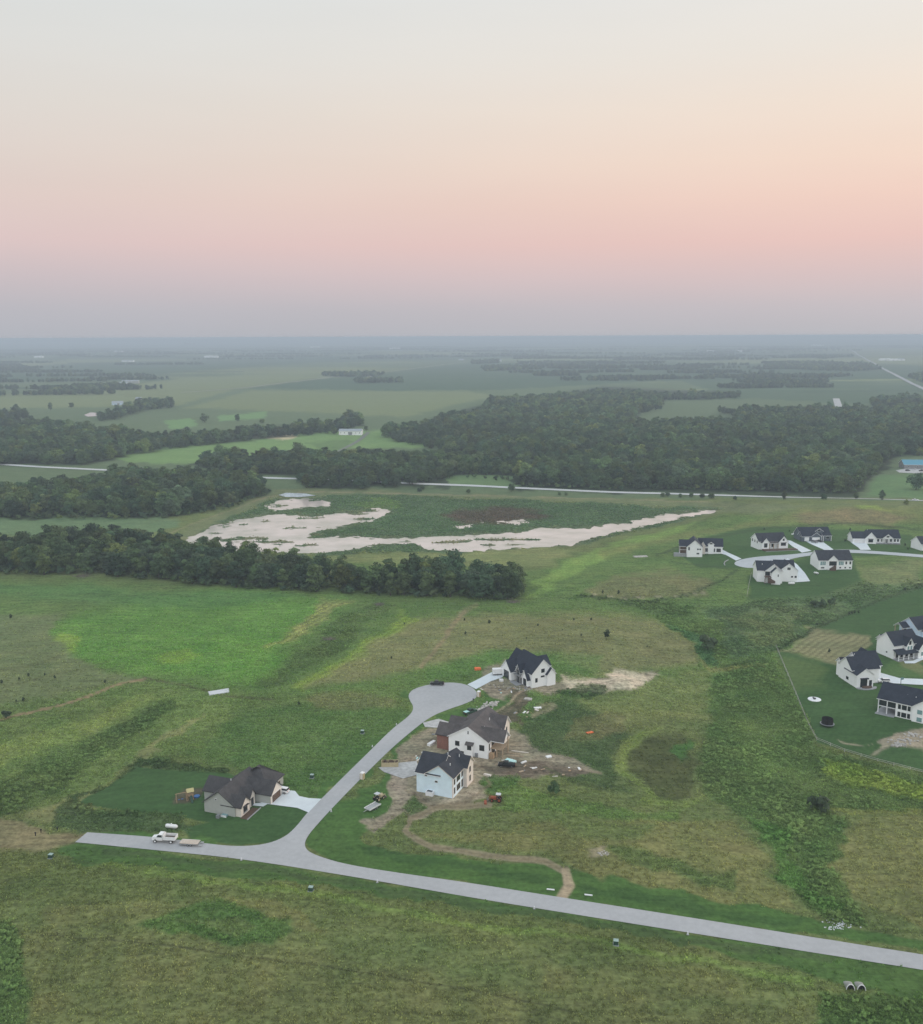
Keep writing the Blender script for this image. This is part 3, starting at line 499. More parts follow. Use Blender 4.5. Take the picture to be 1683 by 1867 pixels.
sheet('street', chaikin([(1336, 1028), (1349, 1020), (1391, 1014), (1435, 1012), (1480, 1007), (1519, 1002.5), (1554, 1002), (1683, 1011.5), (1900, 1030), (1900, 1036), (1683, 1016.5), (1554, 1007), (1495, 1011), (1450, 1017), (1427, 1025), (1409, 1031), (1373, 1036.6), (1349, 1034)]), mat('pale_concrete_street', (.42, .45, .47), .9, .06, .2), 'pale concrete street with a rounded end among the white houses', .14, 5, cat='road')
for lab, pp in (('curved white driveway of the house with three garage doors', [(1287, 1007), (1293, 1004), (1314, 1001), (1328.6, 1008.4), (1352, 1019), (1342, 1022.5), (1323, 1012), (1310, 1008.5)]), ('straight white driveway beside the white house with the flower bed', [(1431, 985), (1442, 986), (1480, 1004.6), (1462, 1008), (1444, 996)]),
                ('white driveway with two dark cars before the slate house', [(1467, 986), (1498, 986), (1520, 1002.6), (1505, 1004), (1480, 993)]), ('white driveway of the long ranch house with the white garage door', [(1551, 989), (1580, 990.6), (1588, 1002.8), (1569, 1003), (1564, 998)]), ('white driveway wrapping around the gabled house by the turning circle', [(1427, 1024.5), (1436, 1018.5), (1453, 1029), (1468, 1045.6), (1477, 1060), (1450, 1062), (1455, 1042), (1446, 1030)]),
                ('long white driveway with the white car parked on it', [(1594, 1232), (1605, 1227), (1640, 1237), (1690, 1239), (1690, 1250), (1623, 1246), (1594, 1245)]), ('pale walk leading to the porch of the white house', [(1648, 1206), (1665, 1205), (1690, 1194), (1690, 1200), (1668, 1210), (1650, 1210)])):
    sheet('driveway', pp, CONC, lab, .17, 3)
ribbon('highway', [(-500, 822), (-150, 841), (0, 847), (70, 851.5), (185, 857), (475, 871), (550, 873.5), (780, 883), (992, 892), (1242, 901), (1442, 907), (1683, 914), (2100, 926)], 9.5, HWY, 'pale two lane highway running past the pond and the forest', .35, 12)
ribbon('highway', [(1720, 729), (1683, 709), (1648, 692), (1619, 677), (1600, 667), (1587, 659), (1564, 647), (1550, 637)], 13, mat('far_highway_surface', (.36, .37, .37), .9, .06, .1), 'far pale highway curving away into the haze', 1.2, 25)
ribbon('gravel_lane', [(1524, 727), (1530, 743)], 14, GRAV, 'short pale field lane at the edge of the forest', .8, 20)
ribbon('gravel_lane', [(330, 716), (420, 710), (520, 698), (642, 683), (734, 675), (848, 660)], 11, mat('lane_gravel', (.28, .28, .22), .9, .1, .1), 'long straight farm lane crossing the plain', .8, 30)
ribbon('gravel_lane', [(672, 788), (655, 803), (640, 812), (615, 824), (600, 832)], 6, mat('lane_dark', (.16, .17, .14), .9, .1, .1), 'dark lane bending down from the long white barn', .4, 10)

# water
wm_ = bpy.data.materials.new('silty_sky_pink_water'); wm_.use_nodes = True; t = wm_.node_tree; b = t.nodes['Principled BSDF']
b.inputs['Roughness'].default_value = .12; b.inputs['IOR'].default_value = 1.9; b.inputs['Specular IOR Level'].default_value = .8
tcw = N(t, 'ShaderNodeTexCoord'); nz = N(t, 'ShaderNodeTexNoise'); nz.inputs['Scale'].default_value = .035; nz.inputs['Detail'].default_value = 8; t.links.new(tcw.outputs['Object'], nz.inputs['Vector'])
crm = N(t, 'ShaderNodeValToRGB'); crm.color_ramp.elements[0].position = .38; crm.color_ramp.elements[0].color = (.37, .36, .30, 1); crm.color_ramp.elements[1].position = .62; crm.color_ramp.elements[1].color = (.60, .52, .475, 1)  # turbid green to pink; the pink of the reflected sky is painted in
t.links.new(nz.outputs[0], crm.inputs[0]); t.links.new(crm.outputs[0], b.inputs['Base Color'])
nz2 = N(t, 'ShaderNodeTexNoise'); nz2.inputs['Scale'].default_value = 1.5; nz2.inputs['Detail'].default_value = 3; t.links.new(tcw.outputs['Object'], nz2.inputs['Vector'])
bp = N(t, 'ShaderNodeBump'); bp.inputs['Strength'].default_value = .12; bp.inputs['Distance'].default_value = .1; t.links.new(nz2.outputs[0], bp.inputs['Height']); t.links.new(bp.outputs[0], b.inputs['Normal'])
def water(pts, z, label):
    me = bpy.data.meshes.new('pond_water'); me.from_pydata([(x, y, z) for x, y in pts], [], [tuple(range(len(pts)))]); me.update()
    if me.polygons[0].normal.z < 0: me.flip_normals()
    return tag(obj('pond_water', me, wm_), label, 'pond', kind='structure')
sheet('riprap_apron', [(508, 903), (522, 899), (558, 900.5), (576, 904), (546, 907), (520, 906.5)], mat('pale_riprap', (.42, .46, .48), .9, .3, .6, bump=.6), 'pale grey riprap apron at the far end of the pond', .35, 5, cat='apron')
water(POND, ZW - .02, 'pale silty pond, sky pink painted into its water, with ragged marshy shores')
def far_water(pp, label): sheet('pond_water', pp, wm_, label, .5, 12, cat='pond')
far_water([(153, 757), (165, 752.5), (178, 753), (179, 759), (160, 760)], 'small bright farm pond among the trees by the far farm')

# ------------------------------------------------------------------ plants
def leaf_crown(seed, rx, rz, lobes, per, leaf, zc, narrow=0.):
    """crown: clumps of leaf faces on many small lobes over an uneven ellipsoid, plus a twiggy dark interior"""
    r_ = np.random.default_rng(seed); V = []; F = []; CL = []
    for k in range(lobes):
        th = r_.uniform(0, 2 * math.pi); u = r_.uniform(-.97, 1); rr = math.sqrt(max(0, 1 - u * u)) * (1 - narrow * max(0, u))
        q = r_.uniform(.45, .92) if k % 3 else r_.uniform(.05, .5)
        cx, cy, cz = rx * q * rr * math.cos(th), rx * q * rr * math.sin(th), zc + rz * q * u
        lr = rx * r_.uniform(.26, .46)
        n = per; d = r_.normal(size=(n, 3)); d[:, 2] = np.where(d[:, 2] < -.35, -d[:, 2], d[:, 2]); d /= np.linalg.norm(d, axis=1)[:, None]
        p = np.array([cx, cy, cz]) + d * lr * (r_.uniform(.66, 1.06, (n, 1)) + .3 * r_.random((n, 1)) ** 5) * np.array([1, 1, .8])
        nr_ = d + r_.normal(size=(n, 3)) * .32; nr_ /= np.linalg.norm(nr_, axis=1)[:, None]
        up = np.cross(nr_, r_.normal(size=(n, 3))); up /= np.linalg.norm(up, axis=1)[:, None]; si = np.cross(nr_, up)
        s = leaf * r_.uniform(.6, 1.35, (n, 1)); s2 = leaf * r_.uniform(.5, 1.0, (n, 1)); b0 = len(V)
        quad = np.stack([p - up * s, p + si * s2, p + up * s + nr_ * s * .25, p - si * s2], 1).reshape(-1, 3)
        CL += [r_.uniform(.78, 1.28)] * (4 * n); V += quad.tolist(); F += [(b0 + 4 * i, b0 + 4 * i + 1, b0 + 4 * i + 2, b0 + 4 * i + 3) for i in range(n)]
    me = bpy.data.meshes.new('crown'); me.from_pydata(V, [], F); me.update(); me.attributes.new('clump', 'FLOAT', 'POINT').data.foreach_set('value', np.array(CL, np.float32)); me.materials.append(M['leaf']); return me
def trunk_mesh(seed, h, r0, rx, zc):
    r_ = random.Random(seed); bm = NB(); cyl(bm, (0, 0, -.6), (0, 0, h), r0, r0 * .45, 7)
    for k in range(5):
        a = r_.uniform(0, 6.28); z = h * r_.uniform(.55, .95)
        cyl(bm, (0, 0, z), (math.cos(a) * rx * .6, math.sin(a) * rx * .6, zc + r_.uniform(-.5, 1.5)), r0 * .4, r0 * .12, 5)
    me = bpy.data.meshes.new('trunk'); bmesh.ops.recalc_face_normals(bm, faces=bm.faces[:]); bm.to_mesh(me); bm.free(); me.materials.append(M['bark']); return me
KIND = []
for i, (rx, rz, lb, per, lf, zc, nar) in enumerate([(4.8, 5.6, 40, 56, .46, 5.4, 0), (5.4, 5.2, 44, 56, .48, 5.0, 0), (4.2, 6.4, 40, 54, .44, 6.1, .25), (6.0, 5.6, 50, 56, .5, 5.4, .1), (3.8, 4.9, 34, 52, .42, 4.7, 0), (3.3, 6.6, 34, 52, .42, 6.2, .55)]):
    KIND.append((leaf_crown(100 + i, rx, rz, lb, per, lf, zc, nar), trunk_mesh(i, zc - .2, .32, rx, zc)))
CLUMP = leaf_crown(300, 1.0, .8, 9, 22, .22, .75); CLUMP.name = 'shrub_clump'
CEDAR = leaf_crown(301, 1.0, 1.5, 14, 30, .2, 1.35, .75); CEDAR.name = 'cedar'
def tuft_mesh(seed, n, w, h):
    r_ = np.random.default_rng(seed); V = []; F = []
    for i in range(n):
        a = r_.uniform(0, 6.28); x, y = r_.normal(0, w * .4, 2); hh = h * r_.uniform(.55, 1.1); l = w * r_.uniform(.12, .3); lx, ly = r_.normal(0, .35 * h, 2); b0 = len(V)
        ca, sa = math.cos(a) * l, math.sin(a) * l
        V += [(x - ca, y - sa, -.05), (x + ca, y + sa, -.05), (x + ca * .4 + lx, y + sa * .4 + ly, hh), (x - ca * .4 + lx, y - sa * .4 + ly, hh * .92)]; F.append((b0, b0 + 1, b0 + 2, b0 + 3))
    me = bpy.data.meshes.new('tuft'); me.from_pydata(V, [], F); me.update(); me.attributes.new('clump', 'FLOAT', 'POINT').data.foreach_set('value', np.repeat(r_.uniform(.75, 1.25, n), 4).astype(np.float32)); me.materials.append(M['weed']); return me
TUFTS = [tuft_mesh(i, 9, .6, .24) for i in range(3)]
WEEDS = [tuft_mesh(10 + i, 14, .8, .5) for i in range(2)]
bush0 = leaf_crown(310, .75, .38, 6, 16, .22, .3); bush0.materials[0] = M['weed']; bush1 = leaf_crown(311, .9, .42, 7, 16, .24, .34); bush1.materials[0] = M['weed']
WEEDS += [bush0, bush1]
def scatter(name, protos, xyz, scl, tint, label, cat, idx=None):
    n = len(xyz); me = bpy.data.meshes.new(name); me.vertices.add(n); me.vertices.foreach_set('co', np.asarray(xyz, np.float32).ravel())
    def attr(nm, ty, key, v): a = me.attributes.new(nm, ty, 'POINT'); a.data.foreach_set(key, np.asarray(v).ravel())
    attr('scl', 'FLOAT', 'value', np.asarray(scl, np.float32)); attr('rot', 'FLOAT', 'value', rng.uniform(0, 6.28, n).astype(np.float32))
    attr('idx', 'INT', 'value', (rng.integers(0, len(protos), n) if idx is None else idx).astype(np.int32)); attr('tint', 'FLOAT_VECTOR', 'vector', np.asarray(tint, np.float32))
    o = bpy.data.objects.new(name, me); col.objects.link(o); tag(o, label, cat, kind='stuff')
    pc = bpy.data.collections.new(name + '_source')
    for i, p in enumerate(protos): pc.objects.link(bpy.data.objects.new(f'{name}_source_{i:02d}', p))
    ng = bpy.data.node_groups.new(name + '_scatter', 'GeometryNodeTree')
    ng.interface.new_socket('Geometry', in_out='INPUT', socket_type='NodeSocketGeometry'); ng.interface.new_socket('Geometry', in_out='OUTPUT', socket_type='NodeSocketGeometry')
    gi, go = ng.nodes.new('NodeGroupInput'), ng.nodes.new('NodeGroupOutput'); ci = ng.nodes.new('GeometryNodeCollectionInfo'); ci.inputs['Collection'].default_value = pc
    ci.inputs['Separate Children'].default_value = True; ci.inputs['Reset Children'].default_value = True
    ip = ng.nodes.new('GeometryNodeInstanceOnPoints'); ip.inputs['Pick Instance'].default_value = True
    def na(nm, ty): a = ng.nodes.new('GeometryNodeInputNamedAttribute'); a.data_type = ty; a.inputs[0].default_value = nm; return a.outputs[0]
    cx = ng.nodes.new('ShaderNodeCombineXYZ'); L = ng.links.new
    L(na('rot', 'FLOAT'), cx.inputs[2]); L(cx.outputs[0], ip.inputs['Rotation']); L(na('scl', 'FLOAT'), ip.inputs['Scale']); L(na('idx', 'INT'), ip.inputs['Instance Index'])
    L(gi.outputs[0], ip.inputs['Points']); L(ci.outputs[0], ip.inputs['Instance']); L(ip.outputs[0], go.inputs[0])
    md = o.modifiers.new('scatter', 'NODES'); md.node_group = ng; return o
def fill(poly_px, spacing, seed, jit=.38):
    """jittered grid of world points inside a polygon given in photo pixels"""
    r_ = np.random.default_rng(seed); pts = gpts(poly_px); xs = [p[0] for p in pts]; ys_ = [p[1] for p in pts]
    gx, gy = np.meshgrid(np.arange(min(xs), max(xs), spacing), np.arange(min(ys_), max(ys_), spacing)); gx = gx.ravel() + r_.normal(0, jit * spacing, gx.size); gy = gy.ravel() + r_.normal(0, jit * spacing, gy.size)
    ok = inside(gx, gy, pts); return np.stack([gx[ok], gy[ok]], 1)
LEAFC = np.array([[.066, .110, .050], [.076, .124, .050], [.054, .098, .052], [.092, .134, .054], [.070, .106, .060]])
def leaf_tint(n, r_): c = LEAFC[r_.integers(0, len(LEAFC), n)] * r_.uniform(.75, 1.7, (n, 1)) * np.where(r_.random((n, 1)) < .2, np.array([[1.3, 1.12, .9]]), np.array([[1., 1., 1.]])); return c
# --- trees one can tell apart
NT = [0]
def tree(x, y, s, k, label, group, name='broadleaf_tree', tint=None, z=None):
    r_ = np.random.default_rng(5000 + NT[0]); NT[0] += 1
    e = thing(name, label, 'tree', (x, y, float(hgt(x, y)) if z is None else z), float(r_.uniform(0, 6.28)), group); e.scale = (s * r_.uniform(.9, 1.12), s * r_.uniform(.9, 1.12), s * r_.uniform(.92, 1.1))
    t_ = obj('trunk', KIND[k][1], None, e); c_ = obj('crown', KIND[k][0], None, e)
    c_['tint'] = [float(v) for v in (leaf_tint(1, r_)[0] if tint is None else tint)]; return e
r0 = np.random.default_rng(77)
ROW = [(-40, 1048), (60, 1049), (160, 1048), (300, 1060), (420, 1073), (560, 1079), (700, 1087), (850, 1093), (935, 1095), (962, 1086), (940, 1064), (860, 1066), (800, 1050), (740, 1062), (660, 1066), (560, 1046), (460, 1030), (330, 1010), (200, 985), (120, 995), (40, 1005), (-40, 1010)]
for x, y in fill(ROW, 10.0, 1):
    px_, py_ = project(x, y, float(hgt(x, y))); edge_ = np.interp(px_, [-40, 160, 300, 420, 560, 700, 850, 962], [1048, 1048, 1060, 1073, 1079, 1087, 1093, 1092]) - py_
    k_ = int(r0.choice([0, 1, 2, 3, 4, 5, 2])); sh = {0: 'rounded', 1: 'broad', 2: 'tall oval', 3: 'wide spreading', 4: 'smaller round', 5: 'pointed'}[k_]
    wh = 'at the end of the row beside the mown slope' if px_ > 820 else 'on the meadow edge of the row below the pond' if edge_ < 14 else 'inside the row below the pond'
    tree(x, y, r0.uniform(1.05, 1.5), k_, f'{sh} dark green tree {wh}', f'{sh} trees of the row below the pond')
for a, b_, s, k in ((940, 1088, 1.35, 2), (175, 1000, 1.5, 3), (160, 1010, 1.35, 3), (790, 1075, 1.35, 3), (860, 1082, 1.25, 1), (300, 1020, 1.3, 1)):
    p = at(a, b_); tree(p.x, p.y, s, k, 'extra large dark green tree rising above the row below the pond', 'big trees of the row below the pond')
FOREST = []
def wood(poly, sp, seed, nfront, label, group, smin=.85, smax=1.3):
    """trees of a wood: those nearest the camera stand as single trees, the rest go to the forest mass"""
    q = fill(poly, sp, seed); q = q[np.argsort(np.hypot(q[:, 0], q[:, 1]) - 0)]
    if nfront:
        ang_ = np.round(np.arctan2(q[:, 0], q[:, 1]) / (sp * .8 / 900)); _, first = np.unique(ang_, return_index=True); vis = np.nonzero(np.abs(np.arctan2(q[:, 0], q[:, 1])) < R(27.5))[0]
        first = [i for i in first if i in set(vis)][:nfront]; keep = np.ones(len(q), bool); keep[first] = False
        for i in first:
            k_ = int(r0.integers(0, 5)); sh = {0: 'rounded', 1: 'broad', 2: 'tall oval', 3: 'wide spreading', 4: 'smaller round'}[k_]; tree(q[i, 0], q[i, 1], r0.uniform(smin, smax), k_, f'{sh} {label}', f'{sh} trees, {group}')
        q = q[keep]
    FOREST.append(q)
LW = [(-60, 942), (120, 943), (300, 943), (350, 935), (420, 921), (490, 897), (470, 884), (350, 872), (230, 876), (130, 888), (90, 905), (-60, 905)]
wood(LW, 9.5, 2, 70, 'green tree on the near edge of the wood left of the pond', 'edge trees of the wood left of the pond')
wood([(545, 868), (640, 858), (760, 858), (830, 866), (822, 874), (770, 882), (700, 892), (560, 891), (548, 880)], 9.5, 3, 45, 'green tree in the clump between the highway and the pond', 'clump between highway and pond')
wood([(352, 846), (420, 838), (540, 842), (545, 866), (470, 868), (400, 862)], 9.5, 4, 25, 'green tree in the strip below the round mown field', 'strip below the mown field')
wood([(545, 840), (640, 838), (780, 840), (832, 855), (830, 864), (760, 856), (640, 856), (545, 864)], 9.5, 14, 0, '', '')
wood([(836, 866), (938, 866), (940, 886), (1100, 890), (1300, 894), (1480, 898), (1556, 898), (1580, 880), (1600, 850), (1640, 833), (1760, 828), (1760, 762), (1600, 765), (1500, 772), (1355, 762), (1345, 772), (1215, 776), (1150, 776), (1060, 770), (880, 755), (800, 772), (740, 786), (698, 795), (720, 806), (800, 822), (832, 850)], 10.5, 5, 60, 'green tree on the front edge of the big forest along the highway', 'front edge of the big forest')
wood([(880, 752), (890, 736), (1000, 728), (1100, 718), (1220, 724), (1352, 722), (1345, 727), (1205, 731), (1205, 748), (1160, 756), (1150, 772), (1000, 775)], 12, 6, 0, '', '')
wood([(1310, 752), (1450, 752), (1600, 752), (1590, 768), (1500, 775), (1360, 768)], 12, 16, 0, '', '')
wood([(1590, 735), (1640, 728), (1800, 745), (1800, 765), (1600, 760)], 12, 17, 0, '', '')
wood([(-80, 778), (80, 776), (150, 790), (300, 802), (400, 795), (520, 788), (600, 780), (655, 768), (665, 776), (620, 790), (480, 800), (380, 812), (300, 820), (200, 838), (150, 850), (60, 846), (-80, 850)], 11, 7, 0, '', '')
for i, (poly, sp) in enumerate([([(-60, 722), (60, 720), (150, 712), (228, 704), (232, 709), (150, 718), (-60, 724)], 14), ([(225, 752), (255, 738), (312, 738), (312, 744), (260, 750), (215, 764), (185, 772), (180, 764)], 12), ([(-60, 758), (40, 755), (60, 765), (-60, 775)], 13),
        ([(582, 684), (640, 683), (700, 683), (690, 687), (600, 687)], 15), ([(645, 696), (730, 694), (735, 698), (650, 699)], 14), ([(878, 672), (940, 668), (990, 674), (885, 678)], 18), ([(856, 660), (910, 658), (910, 663), (860, 664)], 20), ([(1385, 668), (1500, 662), (1590, 666), (1606, 674), (1560, 678), (1480, 676)], 20),
        ([(1655, 688), (1683, 684), (1740, 700), (1700, 704)], 18), ([(1290, 656), (1340, 652), (1340, 655), (1292, 658)], 22), ([(1440, 648), (1560, 650), (1500, 655)], 24)]):
    wood(poly, sp, 40 + i, 0, '', '')
# windbreaks and groves in the far haze
fw = []
for i in range(240):
    r_ = np.random.default_rng(900 + i); d = 2600 * (13000 / 2600) ** r_.random(); a = R(r_.uniform(-30, 30)); n = int(r_.integers(40, 160)); L_ = r_.uniform(.3, 1.0) * d * .07; W_ = r_.uniform(6, 26)
    o_ = np.array([math.sin(a) * d, math.cos(a) * d]); th = r_.normal(0, .12); u = r_.uniform(-L_, L_, n); v = r_.normal(0, W_, n)
    px, py = project(o_[0], o_[1], 0.)
    if (300 < px < 1000 and 655 < py < 715) or (px > 1500 and py > 634): continue
    fw.append(np.stack([o_[0] + u * math.cos(th) - v * math.sin(th), o_[1] + u * math.sin(th) + v * math.cos(th)], 1))
FP = np.concatenate(FOREST); fz = hgt(FP[:, 0], FP[:, 1]); n = len(FP); rr = np.random.default_rng(8)
big = fbm(FP[:, 0], FP[:, 1], 60, 2, 91)
scatter('forest', [k[0] for k in KIND[:5]], np.column_stack([FP, fz]), rr.uniform(.7, 1.6, n) + .9 * (big - .5), leaf_tint(n, rr) * (.7 + .9 * big)[:, None], 'dense dark green forest and groves beyond the highway and around the far farms', 'forest')
FW = np.concatenate(fw); fz = hgt(FW[:, 0], FW[:, 1]); n = len(FW)
scatter('far_windbreaks', [k[0] for k in KIND[:5]], np.column_stack([FW, fz]), rr.uniform(.8, 1.4, n), leaf_tint(n, rr), 'scattered windbreaks and groves fading into the haze on the far plain', 'trees')
# single trees of their own
for a, b_, s, k, lab in ((932, 897, .72, 0, 'round dark tree beside the highway where the forest begins'), (1670, 893, 1.25, 3, 'broad tree in the green yard below the teal roofed shed'), (433, 768, 1.1, 2, 'lone tree at the edge of the pale field behind the mown field'), (478, 772, .8, 1, 'small lone tree right behind the mown field'),
                      (668, 785, .7, 0, 'small round tree beside the long white barn'), (610, 792, .9, 1, 'spreading tree at the left end of the long white barn'), (373, 770, 1.3, 3, 'wide dark tree between two pale green clearings'), (130, 744, 1.1, 0, 'round tree standing alone in the far pale field'), (92, 748, 1.3, 5, 'pointed tree beside the far left grove'),
                      (1429, 912, .62, 2, 'narrow young tree beside the highway above the hill'), (1502, 912, .5, 1, 'low round tree on the highway verge above the hill'), (1560, 911, .55, 0, 'double crowned tree on the highway verge'), (1608, 912, .68, 2, 'dark tree on the highway verge near the white car'), (1652, 920, .4, 1, 'low bush like tree under the white car on the highway')):
    p = at(a, b_); tree(p.x, p.y, s, k, lab, None)
for a, b_, s in ((770, 893, .45), (765, 897, .4), (854, 899, .42), (1032, 903, .3), (1020, 903, .3), (1217, 905, .42), (1208, 906, .35), (1240, 907, .35), (1260, 907, .4), (1297, 909, .5), (1280, 908, .4), (1340, 911, .3)):
    p = at(a, b_); tree(p.x, p.y, s, 1, 'low rounded shrubby tree in the hedge between highway and pond', 'hedge between highway and pond', 'hedge_tree')
# --- single shrubs in the pasture
def shrub(px, py, s, label, group=None, mesh=None, name='shrub', tint=(.05, .08, .042)):
    e = at(px, py); c_ = obj(name, mesh or CEDAR); c_.location = e; s *= .7 if s < 1.5 else 1.; c_.scale = (s, s, s); c_.rotation_euler.z = random.uniform(0, 6.28); c_['tint'] = list(tint); return tag(c_, label, 'shrub', group)
for a, b_, s in ((20, 1128, 1.3), (43, 1279, 1.0), (100, 1238, .9), (82, 1232, .7), (52, 1234, .9), (35, 1240, .7), (192, 1246, .9), (3, 1247, 1.0), (30, 1280, .6)):
    shrub(a, b_, s, 'small dark cedar shrub dotting the pasture beside the dirt track', 'cedar shrubs of the pasture')
for a, b_, s in ((892, 1138, 1.2), (849, 1157, .9), (981, 1142, .8), (1046, 1132, .8), (1078, 1132, .9), (1060, 1160, .7), (847, 1132, .8), (737, 1139, .7), (714, 1202, .8), (545, 1286, .9), (1025, 1150, .5), (960, 1165, .5), (1180, 1180, .5)):
    shrub(a, b_, s, 'small dark cedar shrub on the tan knoll above the turning circle', 'cedar shrubs of the knoll')
shrub(1107, 1165, 1.7, 'largest dark cedar shrub on the tan knoll'); shrub(11, 1310, 2.3, 'big dark bush where the dirt track leaves the pasture', mesh=CLUMP); shrub(1099, 1082, 1.0, 'small bush on the left flank of the low mound'); shrub(1128, 1084, 1.3, 'larger bush on the flank of the low mound')
shrub(1492, 1482, 4.0, 'big dark bush at the end of the yellow grass strip', mesh=CLUMP, tint=(.066, .10, .05)); shrub(1010, 1447, 2.6, 'round green bush at the edge of the building plots', mesh=CLUMP, tint=(.08, .14, .055)); shrub(1288, 1186, 5.2, 'large dark thicket bush in the drainage hollow', mesh=CLUMP, tint=(.08, .12, .06))
for i, (a, b_) in enumerate(((1548, 1121), (1553, 1120), (1558, 1119), (1565, 1119))): shrub(a, b_, .95, 'slim young evergreen in the row of four on the wide lawn', 'four young evergreens on the lawn', name='young_evergreen')
for a, b_, s, lab in ((1512, 1190, 1.0, 'small evergreen on the striped tan lawn'), (1550, 968, 1.2, 'young evergreen behind the slate house'), (1541, 988, 1.2, 'young evergreen between the slate house and the ranch house'), (1650, 1077, 1.1, 'small evergreen in the hedge line above the wide lawn'), (1439, 970, .9, 'small evergreen behind the flower bed house'), (1393, 967, 1.1, 'evergreen on the crest line behind the flower bed house'), (1655, 1003, 1.0, 'young tree beside the ranch house porch'), (1650, 996, 1.2, 'round evergreen at the end of the ranch house')):
    shrub(a, b_, s, lab)
for a, b_, s, lab in ((1485, 1108, 3.0, 'olive bush at the left of the thicket row above the wide lawn'), (1500, 1106, 2.6, 'olive bush in the middle of the thicket row'), (1517, 1104, 2.8, 'olive bush at the right of the thicket row'), (1490, 1140, 1.3, 'dark bush on the boundary line above the tan lawn')):
    shrub(a, b_, s, lab, mesh=CLUMP, tint=(.09, .14, .07))
ug = np.concatenate([fill(ROW, 5.0, 61), fill([(-60, 946), (300, 947), (420, 928), (495, 899), (485, 894), (410, 918), (300, 938), (-60, 938)], 6, 62), fill([(835, 872), (938, 871), (942, 888), (1300, 896), (1556, 900), (1575, 884), (1550, 892), (950, 880)], 7, 63)]); n = len(ug); ru = np.random.default_rng(64)
scatter('undergrowth', [CLUMP], np.column_stack([ug, hgt(ug[:, 0], ug[:, 1])]), ru.uniform(1.6, 3.4, n), leaf_tint(n, ru), 'bushy undergrowth closing the foot of the tree row and forest edges', 'undergrowth')
# --- ground cover: grass tufts and tall weeds, coloured like the ground they grow from
ti = np.nonzero((np.abs(A.ravel()) < R(29)) & (D.ravel() > 150) & (D.ravel() < 900))[0]
w_area = D.ravel()[ti] * np.gradient(dist)[np.repeat(np.arange(nr), nc)[ti]]
STm = np.zeros(len(TX)); 
for pp in (STREET, [(1336, 1028), (1391, 1014), (1480, 1005), (1554, 1000), (1683, 1009), (1683, 1020), (1554, 1009), (1450, 1020), (1373, 1039)]):
    sel, m = mask_of('p', pp, 8, pxv, pyv); STm[sel] = np.maximum(STm[sel], m)
for pts in SHEETS:
    k_ = np.nonzero((np.abs(TX - pts[0][0]) < 140) & (np.abs(TY - pts[0][1]) < 140))[0]; STm[k_[inside(TX[k_], TY[k_], pts) | (seg_dist(TX[k_], TY[k_], pts, True) < 1.2)]] = 1.
def sow(name, protos, n, dens, smin, smax, gain, label, cat, seed):
    r_ = np.random.default_rng(seed); w = w_area * dens[ti] * (STm[ti] < .02) * (wm[ti] < .05); k_ = r_.choice(ti, n, p=w / w.sum())
    d = D.ravel()[k_]; jx = r_.normal(0, .0012 * d); jy = r_.normal(0, .0022 * d); x, y = TX[k_] + jx, TY[k_] + jy; z = hgt(x, y)
    tint = TC[k_] * r_.uniform(.72, 1.28, (n, 1)) * gain; return scatter(name, protos, np.column_stack([x, y, z]), r_.uniform(smin, smax, n), tint, label, cat)
Dv = D.ravel(); greenish = (TC[:, 1] > TC[:, 0] * 1.02)
sow('rough_grass', TUFTS, 80000, np.clip(TR - .4, 0, 1) * greenish * smooth(560, 330, Dv), .7, 1.6, 2.0, 'tufts of rough pasture grass over the meadows and verges', 'grass', 21)
sow('tall_weeds', WEEDS, 17000, smooth(.80, .95, TR) * smooth(.38, .62, fbm(TX, TY, 11, 3, 57)) * greenish * smooth(640, 430, Dv), .4, 1.15, 1.95, 'tall weeds filling the drainage swales and hollows', 'weeds', 22)
mar = np.zeros(len(TX)); sel, m = mask_of('p', POLY[[i for i, q_ in enumerate(POLY) if q_[1] is MARSH][0]][2], 3, pxv, pyv); mar[sel] = m
sow('marsh_reeds', WEEDS, 16000, mar * (Dv > 540) * (wm < .01), .5, 1.0, 2.5, 'dark reeds and cattails standing in the marsh around the pond', 'reeds', 23)

